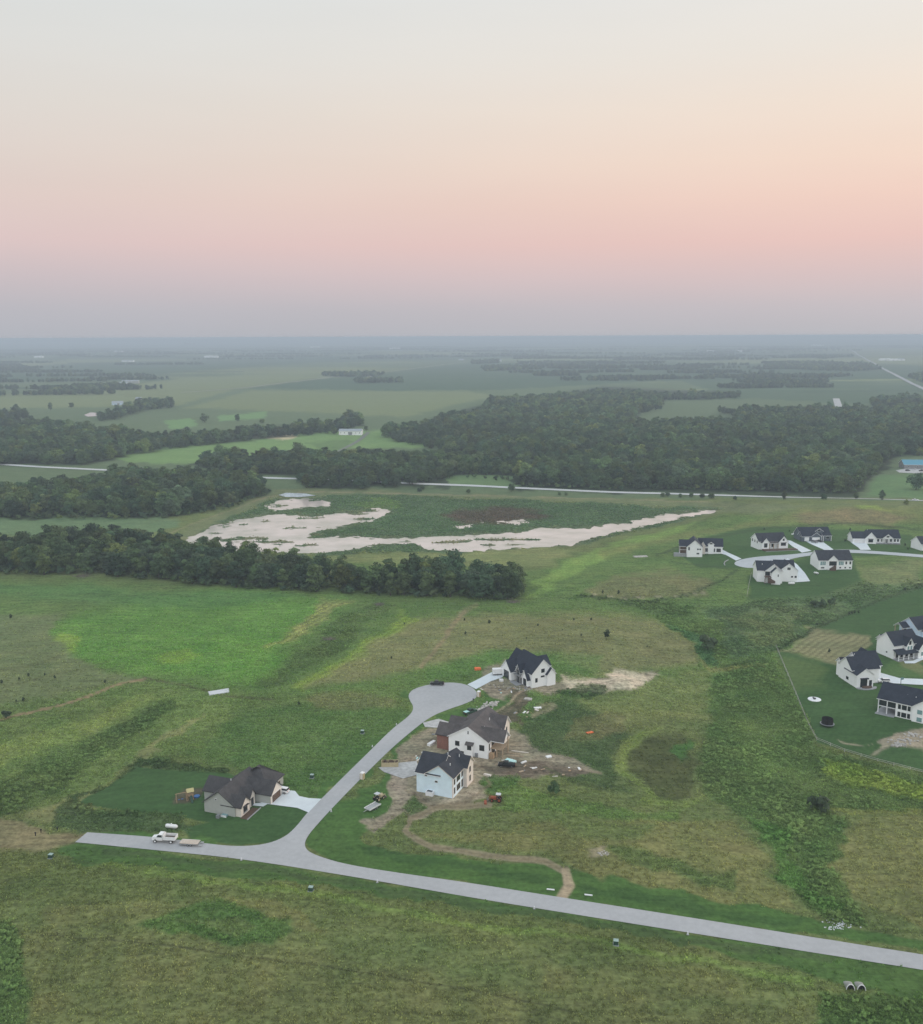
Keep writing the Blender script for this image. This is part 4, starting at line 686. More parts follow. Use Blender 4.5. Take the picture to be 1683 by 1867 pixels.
# ------------------------------------------------------------------ houses
class House:
    def __init__(s, name, label, px, py, rot, cat='house', group=None, dz=0.):
        s.r = thing(name, label, cat, at(px, py, dz), R(rot), group)
    def _prism(s, sec, ax, a, b):
        bm = NB(); S = [[((p[0], q, p[1]) if ax == 'y' else (q, p[0], p[1])) for p in sec] for q in (a, b)]; return loft(bm, S)
    def gable(s, x0, y0, x1, y1, ze, rise, ax, wall='white', roof='roof', zb=-2.5, ov=.45, walls=True, trim='wframe'):
        (c0, c1, a, b) = (x0, x1, y0, y1) if ax == 'y' else (y0, y1, x0, x1); cm = (c0 + c1) / 2; sl = rise / (cm - c0)
        if walls: obj('wall', s._prism([(c0, zb), (c1, zb), (c1, ze), (cm, ze + rise), (c0, ze)], ax, a, b), M[wall], s.r)
        th = .24; lo = ze - ov * sl + .03
        bm = s._prism([(c0 - ov, lo), (cm, ze + rise + .03), (c1 + ov, lo), (c1 + ov, lo + th), (cm, ze + rise + .03 + th), (c0 - ov, lo + th)], ax, a - ov, b + ov)
        bmesh.ops.recalc_face_normals(bm, faces=bm.faces[:]); bm.normal_update(); k = 1 if ax == 'y' else 0
        for f in bm.faces: f.material_index = 1 if abs(f.normal[k]) > .9 or f.normal.z < .2 else 0
        return obj('roof', bm, [M[roof], M[trim]], s.r)
    def hip(s, x0, y0, x1, y1, ze, rise, ax, wall='white', roof='roof', zb=-2.5, ov=.45):
        bm = box(NB(), x0, y0, zb, x1, y1, ze); obj('wall', bm, M[wall], s.r); bm = NB(); X0, X1, Y0, Y1 = x0 - ov, x1 + ov, y0 - ov, y1 + ov
        if ax == 'y': h = (X1 - X0) / 2; rd = [((X0 + X1) / 2, Y0 + h), ((X0 + X1) / 2, Y1 - h)]
        else: h = (Y1 - Y0) / 2; rd = [(X0 + h, (Y0 + Y1) / 2), (X1 - h, (Y0 + Y1) / 2)]
        e = [bm.verts.new((x, y, z)) for z in (ze, ze + .2) for x, y in ((X0, Y0), (X1, Y0), (X1, Y1), (X0, Y1))]; p, q = [bm.verts.new((*v, ze + .2 + rise)) for v in rd]
        bm.faces.new(e[3::-1])
        for i in range(4): bm.faces.new((e[i], e[(i + 1) % 4], e[4 + (i + 1) % 4], e[4 + i]))
        if ax == 'y': F = ((4, 5, p), (5, 6, q, p), (6, 7, q), (7, 4, p, q))
        else: F = ((4, 5, q, p), (5, 6, q), (6, 7, p, q), (7, 4, p))
        for f in F: bm.faces.new([e[v] if isinstance(v, int) else v for v in f])
        return obj('roof', bm, M[roof], s.r)
    def _fb(s, face, pl, a, z, w, h, d0, d1):
        lo, hi = a - w / 2, a + w / 2; n = -1 if face[0] == '-' else 1; p0, p1 = sorted((pl + n * d0, pl + n * d1))
        return box(NB(), lo, p0, z - h / 2, hi, p1, z + h / 2) if face[1] == 'y' else box(NB(), p0, lo, z - h / 2, p1, hi, z + h / 2)
    def win(s, face, pl, a, z, w, h, fr='wframe', gl='glass', name='window'):
        f = obj(name, s._fb(face, pl, a, z, w + .22, h + .22, -.05, .07), M[fr], s.r); obj('pane', s._fb(face, pl, a, z, w, h, -.03, .10), M[gl], f); return f
    def gdoor(s, face, pl, a, w=4.8, h=2.3, m='white2', z0=.1, fr='wframe'):
        f = obj('garage_door', s._fb(face, pl, a, z0 + h / 2, w + .3, h + .2, -.05, .05), M[fr], s.r); n = 4
        for i in range(n): obj('panel', s._fb(face, pl, a, z0 + h * (i + .5) / n, w, h / n - .05, -.03, .09), M[m], f)
    def part(s, name, a, m): return boxo(name, a, M[m], s.r)
    def posts(s, pts, z0, z1, m='wframe', w=.16):
        for x, y in pts: s.part('post', (x - w, y - w, z0, x + w, y + w, z1), m)
    def vents(s, pts):
        for x, y, z in pts: obj('roof_vent', cyl(NB(), (x, y, z - .6), (x, y, z + .35), .14, n=6), M['white2'], s.r)

h = House('house_under_construction', 'two storey house in pale blue sheathing with black roof, without siding', 826, 1456, -22.5, dz=.7)
h.gable(-9.3, 0, 0, 13.6, 6, 3.2, 'y', 'wrap', 'roof', trim='cream'); h.gable(-12.4, .06, -4.5, 12, 5.95, 4.2, 'x', 'wrap', 'roof'); h.gable(-5, 8.4, 1.2, 13.9, 6.02, 2.6, 'x', 'cream', 'roof', trim='cream');  # rear cross gable in cream: warm sunset light on that side put into colour
for y, w in ((1.2, 1.0), (4.3, 2.7)):
    for z in (1.4, 4.4): h.win('+x', 0, y, z, w, 2.0, 'cream')
h.win('+x', 0, 7.3, 1.2, 1.2, 2.4, 'cream', name='patio_door'); h.win('+x', 0, 7.3, 4.4, 1.2, 1.9, 'cream')
for z in (1.4, 4.4): h.win('+x', 1.2, 11, z, 1.1, 1.9, 'cream')
h.win('-y', 0, -5.6, 3.9, .8, .5, 'cream', name='vent_opening'); h.win('-y', 0, -9.1, 5.4, .7, .5, 'cream', name='vent_opening')
h.part('window_well', (-8.7, -1.5, -.6, -6.3, -.02, .75), 'wframe'); h.part('well_cover', (-8.4, -1.3, .76, -6.6, -.3, .79), 'black'); h.vents([(-5.5, 9, 9.4), (-2.2, 10.5, 8.7), (-2.6, 4, 8.4)])
h.part('corner_trim', (-.25, -.06, -1, .06, .25, 6), 'cream')

h = House('house_under_construction', 'large white house with brown roof, brick garage wings and tall porch posts', 889.6, 1384.4, -22.5)
h.gable(-14.4, 0, 0, 19, 6.1, 4.3, 'y', 'white', 'brown'); h.gable(-19.4, 1.3, -6, 8.3, 5.6, 2.8, 'x', 'brick', 'brown', trim='black'); h.gable(-18.4, 9.4, -6, 15.6, 5.3, 2.6, 'x', 'brick', 'brown', trim='black'); h.gable(-7, 12.6, 1.0, 19.05, 6.05, 3.4, 'x', 'cream', 'brown')
h.gable(-6, 2.4, 4.6, 8.2, 6.0, 2.9, 'x', 'cream', 'brown', walls=False); bm = NB(); v = [bm.verts.new(p) for p in ((4.4, 2.4, 5.9), (4.4, 8.2, 5.9), (4.4, 5.3, 8.8))]; bm.faces.new(v); w_ = [bm.verts.new(p) for p in ((4.25, 2.4, 5.9), (4.25, 8.2, 5.9), (4.25, 5.3, 8.8))]; bm.faces.new(w_[::-1])
for i in range(3): bm.faces.new((v[i], w_[i], w_[(i + 1) % 3], v[(i + 1) % 3]))
obj('gable_panel', bm, M['wframe'], h.r); h.posts([(4.3, 2.6), (4.3, 8)], -2, 6.0, 'wood'); h.posts([(2.2, 2.6)], -2, 2.9, 'wood'); h.part('deck', (.05, 2.5, 2.8, 4.2, 8.1, 3.05), 'wood'); h.part('beam', (.05, 2.4, 5.62, 4.5, 2.7, 5.95), 'wood'); h.part('stair_stringer', (.1, .6, 0, 1.6, 2.2, 1.8), 'osb')
h.part('bay', (-7.7, -.8, -2, -5.3, -.02, 4.3), 'white'); bm = NB(); loft(bm, [[(x, -1.25, 4.25), (x, -.01, 5.0), (x, -.01, 5.15), (x, -1.25, 4.4)] for x in (-8, -5)]); obj('bay_roof', bm, M['brown'], h.r)
h.win('-y', 0, -11.2, 3.9, 1.4, 1.5, 'frame'); h.win('-y', -.8, -6.5, 3.3, 1.3, 1.3, 'frame'); h.win('-y', 0, -2.2, 3.7, 1.6, 1.8, 'frame'); h.win('-y', 0, -10, .9, 2.2, .7, 'frame', name='basement_window'); h.win('+x', 0, 1.2, 3.8, 1.0, 2.4); h.win('+x', 1.0, 15.8, 4.6, .9, 1.5, 'frame'); h.win('-y', 0, -7.2, 8.4, .2, .9, 'grey', name='vent_opening')
h.win('+x', 0, 5.2, 1.2, 3.0, 2.2, 'osb', name='patio_door'); h.win('+x', 0, 5.2, 4.3, 3.2, 2.1, 'osb', name='patio_door'); h.vents([(-3.5, 6, 8.6), (-4, 12, 9.2)]); h.part('skylight_sheet', (-16, 8.45, 5.5, -11, 9.2, 5.62), 'wframe'); h.part('meter_box', (-4.6, -.5, .2, -3.6, -.02, 1.6), 'grey')

h = House('house_under_construction', 'white house with steep black gables, stone base and sandy backyard', 969.5, 1255, 28)
h.gable(0, 0, 10.6, 14.5, 6, 5.2, 'y', 'white', 'navy'); h.gable(6.8, -1.1, 10.75, 3, 5.0, 2.3, 'y', 'white', 'navy'); h.gable(-1.3, 1.2, 5, 5.4, 3.5, 3.3, 'x', 'white', 'navy'); h.gable(-1.6, 6.3, 5, 9.5, 5.2, 2.7, 'x', 'stone', 'navy'); h.gable(-3.4, 10.8, 9, 18, 4.2, 3.9, 'x', 'white', 'navy'); h.gable(6, 8.6, 14.5, 15.4, 4.8, 3.3, 'x', 'white', 'navy'); h.gable(1.5, 6.8, 8.6, 20, 6.1, 4.2, 'y', 'white', 'navy')
h.win('-y', 0, 5.3, 6.6, 1.4, 1.4, 'frame'); h.win('-y', 0, 2.2, 3.0, .9, 1.6, 'frame'); h.win('-y', 0, 5.2, 4.2, 1.5, .5, 'frame'); h.win('-x', -1.3, 3.3, 1.9, 2.0, 2.6, 'frame'); h.win('-x', -1.6, 7.9, 4.6, 1.1, 1.8, 'frame'); h.win('-x', -1.6, 7.9, 1.5, 1.2, 2.4, 'frame', name='front_door')
f = h.win('-x', -3.4, 14.4, 2.0, 3.8, 3.2, 'frame')
for q_ in (-1, 0, 1): obj('mullion', h._fb('-x', -3.4, 14.4 + q_ * .95, 2.0, .07, 3.2, 0, .13), M['grey'], f)
h.part('stone_base', (-3.5, 10.7, -2, 1, 18.1, .35), 'stone'); h.part('stone_base', (-1.42, 1.1, -2, .5, 5.5, .5), 'stone'); h.part('porch_slab', (-4.2, 5.2, -1, 0, 10.6, .22), 'conc'); h.part('porch_roof', (-2.5, 5.6, 3.5, .2, 10.2, 3.7), 'grey')

h = House('ranch_house', 'grey beige ranch house with charcoal roof, cream gables and two brown garage doors', 429, 1489.7, -19)
h.gable(-10.6, 0, 0, 17, 3.3, 3.9, 'y', 'beige', 'greybrown', trim='frame'); h.hip(-8.6, 13, 3.2, 23.0, 3.25, 4.4, 'y', 'beige', 'greybrown'); h.gable(-4.5, .4, 1.8, 5.2, 3.25, 2.2, 'x', 'cream', 'greybrown', trim='frame'); h.gable(-4, 6.3, 1.2, 9.2, 3.5, 1.9, 'x', 'cream', 'greybrown', trim='frame'); h.gable(-3, 10.2, 6.2, 16.6, 3.2, 2.9, 'x', 'cream', 'greybrown', trim='frame'); h.gable(-15, 6.5, -6, 14, 3.2, 2.9, 'x', 'beige', 'greybrown', trim='frame')
h.part('garage_side', (.5, 10.14, -2, 6.0, 10.19, 3.1), 'beige')
h.gdoor('+x', 6.2, 13.4, 4.9, 2.4, 'darkwood'); h.gdoor('+x', 3.2, 19.6, 2.8, 2.4, 'darkwood'); h.win('+x', 1.8, 2.8, 1.7, 1.9, 1.5, 'frame'); h.win('+x', 1.2, 7.7, 1.4, 1.1, 2.3, 'frame', name='front_door'); h.part('window_awning', (1.82, 1.5, 2.7, 2.5, 4.1, 2.85), 'greybrown'); h.part('window_sill', (1.82, 1.6, .6, 2.1, 4.0, .8), 'conc')
h.win('-y', 0, -6.4, 4.6, .5, .4, 'white2', name='gable_vent'); h.part('planting_bed', (1.9, -.3, -1, 4.2, 6.6, .12), 'darkwood'); h.part('edging', (4.2, -.4, -1, 4.5, 7.2, .25), 'conc'); h.vents([(-6.8, 9, 6.6)])
ac = tag(boxo('air_conditioner', (-.5, -.5, 0, .5, .5, .95), M['grey'], None), 'round grey air conditioner against the gable of the grey ranch house', 'air conditioner'); ac.location = at(398, 1491); ac.rotation_euler.z = R(-19)
h.part('egress_cover', (-4.2, -1.2, -.6, -2.4, -.02, .55), 'paleglass'); h.part('egress_frame', (-4.3, -1.3, -.6, -2.3, -1.22, .6), 'wframe')

# white houses around the far turning circle
h = House('white_house', 'white gabled house with three dark garage doors and a screened porch', 1252, 1015.6, -10, dz=1.6)
h.gable(0, 0, 9.6, 14, 5, 4.3, 'y', 'white', 'navy'); h.gable(-4.4, 3, 3, 11, 4.9, 3.2, 'x', 'darkwood', 'navy'); h.gable(8, 10, 23, 18.5, 3.8, 4.2, 'x', 'white', 'navy'); h.gable(13.8, 9.4, 17.5, 13, 5.3, 1.2, 'y', 'white', 'navy'); h.gable(9, 8.5, 12, 13, 4.4, 2.4, 'y', 'cream', 'navy')
h.posts([(-4.3, 2.9), (-4.3, 11), (0, 2.9)], -2, 4.9); h.part('screen_rail', (-4.45, 2.85, 2.4, .1, 2.95, 2.6), 'wframe')
for x in (13.4, 17, 20.6): h.gdoor('-y', 10, x, 2.7, 2.3, 'black')
h.win('-y', 9.4, 15.6, 5.6, 1.6, .6, 'frame'); h.win('-y', 0, 1.3, 3.9, .7, 1.8, 'frame'); h.win('-y', 0, 6.8, 3.7, .7, .7, 'frame'); h.win('-y', 0, 8.2, 3.7, .7, .7, 'frame'); h.win('-y', 0, 6.9, .9, 1.4, .7, 'frame'); h.part('patio_wall', (-8, 1, -2, -.2, 4, .3), 'conc')
h = House('white_house', 'white house with twin front gables above a long flower bed', 1383, 1002, 7, dz=.8)
h.gable(0, 0, 19, 12, 4.6, 4.2, 'x', 'white', 'roof'); h.gable(13, -1.6, 19.4, 6, 4.2, 3.6, 'y', 'white', 'roof'); h.gable(1.4, -2.4, 6, 5, 4.2, 2.8, 'y', 'white', 'roof'); h.gable(6.4, -1.6, 12.8, 4, 3.6, 1.6, 'x', 'darkwood', 'brown', walls=False)
h.posts([(6.7, -1.5), (9.6, -1.5), (12.6, -1.5)], -2, 3.6, 'wood'); h.win('-y', -1.6, 16.2, 2.6, 3.2, 1.7, 'frame'); h.win('-y', -1.6, 16.2, 5.6, 1.0, 1.3, 'frame'); h.win('-y', -2.4, 3.7, 2.4, 2.0, 2.6, 'frame'); h.win('-y', 0, 9.5, 1.9, 1.2, 2.3, 'frame', name='front_door')
for y in (2.5, 6, 9.6): h.win('-x', 0, y, 3.8, .9, 1.6, 'frame')
h.part('window_awning', (14.2, -2.5, 3.7, 18.2, -1.65, 3.85), 'brown'); h.part('flower_bed', (1, -6.5, -2, 24, -2.6, .1), 'darkwood'); h.part('retaining_wall', (1.5, -8.2, -2.5, 26, -7.7, -.2), 'conc')
h = House('slate_house', 'dark slate blue house with white trimmed gables and white garage doors', 1468, 987, 3, dz=.4)
h.gable(-3, 1, 18, 12.5, 3.4, 4.6, 'x', 'slate', 'navy'); h.gable(3.4, -1.5, 10.2, 6, 3.2, 2.6, 'y', 'slate', 'navy'); h.gable(-2.6, -.6, 3.6, 6, 3.2, 2.6, 'x', 'slate', 'navy'); h.gable(7.5, 2.2, 13, 8, 6.0, 2.0, 'y', 'slate', 'navy'); h.gable(12.5, 0, 18.1, 6, 3.3, 1.5, 'x', 'slate', 'navy')
h.gdoor('-y', -1.5, 6.8, 5, 2.4, 'white2'); h.gdoor('-y', -.6, .8, 2.9, 2.4, 'white2'); h.win('-y', 2.2, 10.2, 6.6, 2.0, 1.2); h.win('-y', 0, 15.5, 2.0, 2.2, 1.6); h.posts([(11.2, -.6), (12.4, -.6), (18, -.2)], -2, 3.2)
h = House('ranch_house', 'long white ranch house with white garage door and a pedimented front porch', 1554.5, 990, -4)
h.gable(0, 0, 9, 10.5, 3.2, 3.5, 'x', 'white', 'navy'); h.gable(7.6, -1.5, 15, 8, 3.6, 4.0, 'y', 'white', 'navy'); h.gable(12, .8, 31.5, 12.5, 3.3, 4.7, 'x', 'white', 'navy'); h.gable(19, -1.2, 26, 6, 3.6, 2.7, 'y', 'white', 'navy', zb=3.3)
h.gdoor('-y', 0, 4.3, 6.2, 2.3, 'white2'); h.win('-y', -1.5, 11.3, 1.9, 2.8, 1.8, 'frame'); h.part('window_awning', (9.4, -2.2, 3.2, 13.2, -1.55, 3.35), 'roof'); h.win('-y', -1.2, 22.5, 4.8, 1.6, .8, 'frame'); h.win('-y', .8, 22.4, 1.4, 1.4, 2.4, 'frame', name='front_door'); h.posts([(19.2, -1.1), (21.4, -1.1), (23.6, -1.1), (25.8, -1.1)], -2, 3.5)
for x in (17, 19.6, 25.4, 28, 30): h.win('-y', .8, x, 1.9, 1.0, 1.6, 'frame')
h.part('porch_slab', (15.5, -1.6, -2, 31, .75, .25), 'conc'); h.part('stone_skirt', (15.4, -1.62, -2, 30.8, -1.58, .15), 'stone')
h = House('white_house', 'plain white house seen from behind with brown porch stairs', 1492, 1039, 0, dz=.6)
h.gable(0, 0, 20, 13.5, 5.2, 4.6, 'x', 'white', 'roof'); h.gable(5.4, -.5, 11.2, 7, 5.2, 2.9, 'y', 'white', 'roof'); h.win('-y', -.5, 8.3, 3.4, 4.2, 2.4, 'darkwood', name='porch_opening'); bm = NB()
for i in range(8): box(bm, 6.4 + i * .4, -2.6, -1.5, 6.8 + i * .4, -.6, .4 + i * .27)
obj('stairs', bm, M['darkwood'], h.r)
for x in (1.5, 2.6, 3.7, 12.4, 13.4, 14.4): h.win('-y', 0, x, 3.4, .8, 2.2, 'wframe', 'paleglass')
for x in (16.4, 18.8): h.win('-y', 0, x, 3.6, .7, 1.5, 'frame')
for x in (2, 3, 13, 16, 18.8): h.win('-y', 0, x, .7, .8, .6, 'frame', name='basement_window')
h = House('white_house', 'white house with a broad rear gable and dark deck beside the far turning circle', 1381.5, 1062, -6, dz=1.6)
h.gable(0, 2, 12, 14, 5, 4.2, 'x', 'white', 'navy'); h.gable(3.8, .5, 13.6, 9, 5, 4.1, 'y', 'white', 'navy'); h.gable(7, -2.4, 12, 2, 4.8, 2.6, 'y', 'white', 'navy'); h.gable(13, 5, 23, 16, 4.6, 3.8, 'y', 'white', 'navy'); h.gable(11, 9, 22, 17, 4.7, 4.0, 'x', 'white', 'navy')
h.win('-y', .5, 5.3, 3.6, 2.4, 2.2, 'darkwood', name='porch_opening'); h.part('deck', (3.4, -2.2, 2.1, 6.9, .45, 2.3), 'darkwood'); h.posts([(3.5, -2.1), (6.7, -2.1)], -2, 2.1, 'darkwood'); bm = NB()
for i in range(7): box(bm, 5.0 + i * .55, -3.6, -1, 5.55 + i * .55, -2.45, 2.1 - i * .3)
obj('stairs', bm, M['darkwood'], h.r); h.win('-y', -2.4, 10.6, 3.2, .35, 1.2, 'grey'); h.win('-y', 5, 17.6, 5.6, .6, 1.3, 'grey'); h.win('-y', 5, 18.5, 5.6, .6, 1.3, 'grey'); h.win('-y', 5, 20, .9, .9, .7, 'frame'); h.win('-y', 5, 22, .9, .9, .9, 'frame'); h.vents([(3, 5, 8.2)])
h = House('white_house', 'white house with a narrow gable end past the ranch house', 1679, 1004, 8)
h.gable(0, 0, 14, 11, 4.4, 3.8, 'x', 'white', 'roof'); h.gable(1, -1.5, 6, 5, 4.2, 2.8, 'y', 'white', 'roof'); h.win('-y', -1.5, 3.5, 1.8, 2.6, 2.2, 'frame')
# houses on the wide lawns
h = House('white_house', 'tall white house with overlapping dark gables and a parked white car', 1561, 1254.6, 10)
h.gable(0, 3.5, 12, 12.8, 6.4, 3.9, 'x', 'white', 'navy'); h.gable(.08, 0, 7.4, 8.5, 5.4, 2.5, 'y', 'white', 'navy'); h.gable(6, 8, 16, 18, 6.0, 4.4, 'x', 'white', 'navy'); h.gable(11.8, 12, 18.4, 21, 5.4, 3.7, 'y', 'white', 'navy'); h.gable(.5, 11.5, 5, 15.5, 6.3, 1.9, 'x', 'white', 'roof')
h.win('-y', 0, 3.2, 1.9, 2.8, 3.4, 'frame', name='garage_door'); h.part('door_awning', (1.5, -.9, 3.75, 4.9, -.04, 4.1), 'roof'); h.win('-y', 0, 6.2, 1.6, 1.0, 2.5, 'frame', name='side_door'); h.win('-x', 0, 6.5, 2.0, 1.5, 1.0, 'frame'); h.win('-x', .5, 13.6, 6.0, .8, .6, 'frame'); h.win('-y', 12, 15.8, 2.4, 3.0, 2.2, 'wframe', name='porch_opening'); h.win('-y', 12, 13.0, 2.4, 1.0, 1.8, 'wframe', 'paleglass')
bm = NB(); loft(bm, [[(4.2 + 4.4 * math.cos(a), -.4 - 2.6 * math.sin(a), z) for a in np.linspace(0, math.pi, 14)] for z in (-2.2, .35)]); obj('planter_wall', bm, M['conc'], h.r)
bm = NB(); loft(bm, [[(4.0 + 2.2 * math.cos(a), -1.2 - 1.0 * math.sin(a), z) for a in np.linspace(0, 2 * math.pi, 12, endpoint=False)] for z in (.3, .8)]); obj('planting', bm, M['darkwood'], h.r); h.vents([(6, 12, 9.8)])
h = House('white_house', 'white farmhouse style home with a wraparound front porch', 1635, 1205, 20)
h.gable(0, 2, 14, 12, 6.2, 4.6, 'x', 'white', 'navy'); h.gable(5.4, .6, 9.4, 7, 6.2, 2.9, 'y', 'white', 'navy', zb=3); h.gable(11, -1.0, 17.5, 9, 4.2, 4.4, 'y', 'white', 'navy'); h.gable(1.5, 10, 6, 13.6, 6.4, 1.8, 'x', 'white', 'navy'); bm = NB(); loft(bm, [[(x, -1.4, 2.95), (x, 2.1, 4.4), (x, 2.1, 4.6), (x, -1.4, 3.15)] for x in (-.6, 10.9)]); obj('porch_roof', bm, M['navy'], h.r)
h.posts([(x, -1.1) for x in (-.2, 2.6, 5.4, 8.2, 10.7)], -2, 2.95, w=.14); h.part('porch_floor', (-.4, -1.3, -2, 10.9, 1.98, .3), 'conc'); h.part('porch_rail', (-.3, -1.22, .9, 10.6, -1.16, 1.05), 'wframe'); h.win('-y', .6, 7.4, 7.2, 1.0, 1.6, 'frame'); h.win('-x', 0, 6, 2.2, .6, .5, 'grey')
for x in (2, 4.6, 7.4, 10): h.win('-y', 2, x, 1.6, 1.2, 1.9, 'frame')
h.win('-y', .6, 6.6, 4.9, .9, 1.5, 'wframe', 'paleglass'); h.win('-y', .6, 8.2, 4.9, .9, 1.5, 'wframe', 'paleglass'); h.win('-y', -1.0, 13, 2, 1.0, 1.6, 'wframe', 'paleglass'); h.win('-y', -1.0, 15.6, 2, 1.0, 1.6, 'wframe', 'paleglass')
h = House('blue_house', 'pale blue house end with a wooden deck behind the farmhouse style home', 1672, 1172, 20)
h.gable(0, 0, 16, 11, 6.2, 4.2, 'x', 'bluewhite', 'navy'); h.gable(2, -1.5, 9, 6, 5.6, 3, 'y', 'bluewhite', 'navy'); h.part('deck', (-3.2, 5, 2.4, -.03, 10, 2.6), 'wood'); h.posts([(-3.1, 5.2), (-3.1, 9.8)], -2, 2.4, 'wood'); h.win('-x', 0, 7.5, 3.8, 1.6, 2.0, 'wframe'); h.gable(-4, 5, 2, 10, 6.1, 1.8, 'x', 'bluewhite', 'navy', walls=False); h.posts([(-3.8, 5.2), (-3.8, 9.8)], 2.6, 6, 'wood')
h = House('white_house', 'grey white two storey house with a dark screened balcony and big black roof', 1631, 1307, -40)
h.gable(-6.4, .5, 14, 13.5, 5.7, 4.5, 'x', 'white', 'navy', walls=False); bm = box(NB(), 0, .5, -2.5, 14, 13.5, 5.7); obj('wall', bm, M['white'], h.r); h.gable(6, -.4, 16.2, 10, 5.8, 3.9, 'y', 'white', 'navy'); h.part('balcony_floor', (-6.2, .6, 2.75, -.02, 9, 3.0), 'wframe'); h.part('patio_slab', (-6.8, -1.2, -2.5, -.02, 9, .15), 'conc'); h.part('screen', (-6.1, .75, 3.05, -.05, .8, 5.6), 'glass'); h.part('screen', (-6.12, .85, 3.05, -6.06, 8.9, 5.6), 'glass'); h.posts([(-6.2, .7), (-3.1, .7), (-6.2, 8.9)], -1, 5.7)
h.gable(-5.9, .9, -.1, 13.2, 5.6, 2.2, 'x', 'white', 'navy', walls=False, ov=.0); h.part('back_wall', (-6, 8.9, -2, -.02, 9.1, 5.6), 'white')
for z in (1.3, 4.2):
    for x, w in ((1.3, .8), (3, 1.5), (4.7, .8)): h.win('-y', .5, x, z, w, 1.6, 'frame')
    h.win('-y', -.4, 8.6, z, 1.7, 1.6, 'wframe', 'paleglass'); h.win('-y', -.4, 14, z, 2.0, 1.6, 'wframe', 'paleglass')
h.vents([(3, 4, 8.0), (6, 3.6, 8.0)])
# farm buildings
def farm(name, label, px, py, L, W, ze, rise, rot, wall='white', roof='metalroof', cat='barn', nw=0):
    h = House(name, label, px, py, rot, cat); h.gable(0, 0, L, W, ze, rise, 'x', wall, roof, ov=.5); h.gdoor('-y', 0, L * .5, min(5, L * .3), ze * .75, 'grey')
    for i in range(nw): h.win('-y', 0, L * (i + .5) / nw, ze * .55, 1.0, 1.2)
    return h
farm('barn', 'long white barn with grey metal roof beside the mown field', 618, 793, 33, 13, 5.5, 2.6, -4, nw=6)
h = farm('shed', 'long shed with a teal metal roof beside the parking yard', 1648, 855, 46, 16, 4.6, 4.2, -6, 'stone', 'teal', 'shed', 5)
sheet('parking_yard', [(1633, 858), (1660, 853), (1760, 862), (1760, 868), (1640, 862)], GRAV, 'pale gravel yard before the teal roofed shed', .3, 8, cat='yard')
for i, (a, b_, L_, W_, z, rs, rt, wl, rf, lab) in enumerate([(207, 702.5, 40, 18, 6, 3, 20, 'white', 'metalroof', 'low white farm shed at the end of the far left grove'), (222, 699.5, 50, 20, 7, 3, 10, 'beige', 'metalroof', 'large grey farm shed behind the low white shed'), (206, 739, 22, 14, 5, 3, 30, 'bluewhite', 'metalroof', 'blue grey farmhouse among the trees above the small pond'), (247, 731, 12, 9, 5, 3, 0, 'white', 'metalroof', 'small white outbuilding hidden in the farm grove'),
        (284, 741.5, 14, 7, 3, 2, -10, 'brick', 'brown', 'low red outbuilding at the edge of the farm grove'), (690, 693.5, 26, 12, 5, 3, 0, 'white', 'metalroof', 'white farmhouse in front of the lone farm grove'), (671, 694.5, 10, 10, 8, 7, 10, 'white', 'white', 'tall white pointed shed at the lone farm'), (372, 652, 100, 30, 9, 4, 0, 'white', 'white', 'wide white far barn on the open plain'), (222, 660, 70, 24, 8, 4, 0, 'white', 'metalroof', 'white far barn in front of the dark green strip field'),
        (905, 659, 30, 18, 7, 4, 0, 'white', 'metalroof', 'white farmhouse at the far grove of the central plain'), (836, 657.5, 34, 16, 6, 4, 0, 'beige', 'metalroof', 'grey barn at the end of the straight farm lane'), (1605, 657.5, 60, 24, 8, 3, 0, 'white', 'white', 'long white shed by the far highway'), (1622, 658, 44, 24, 8, 3, 0, 'white', 'white', 'middle white shed by the far highway'), (1637, 657.5, 40, 24, 8, 4, 0, 'white', 'metalroof', 'grey roofed shed by the far highway'),
        (1290, 642, 60, 30, 9, 4, 0, 'white', 'white', 'pale far farm building before the dark grove'), (1345, 642, 50, 30, 9, 4, 0, 'white', 'white', 'pale far farm building at the grove end'), (62, 652.5, 60, 24, 9, 4, 0, 'white', 'white', 'white far farmhouse in the left windbreak'), (208, 642.5, 80, 30, 10, 4, 0, 'white', 'white', 'pale far barn near the left horizon'), (710, 637, 120, 40, 12, 5, 0, 'white', 'white', 'wide pale barn close under the horizon'), (565, 634, 130, 40, 12, 5, 0, 'white', 'white', 'long pale shed close under the horizon'), (1480, 631, 160, 40, 12, 5, 0, 'white', 'white', 'very far pale shed under the right horizon')]):
    farm('farm_building', lab, a, b_, L_, W_, z, rs, rt, wl, rf, 'farm building')
e = thing('grain_elevator', 'tall grey grain elevator breaking the hazy horizon', 'grain elevator', at(345, 632)); 
for x, r_, hh in ((-60, 14, 70), (-20, 9, 45), (20, 9, 45), (80, 12, 60), (120, 9, 35)): obj('silo', cyl(NB(), (x, 0, -10), (x, 0, hh), r_, n=12), M['conc'], e)
boxo('head_house', (-66, -8, 45, 26, 8, 58), M['conc'], e)

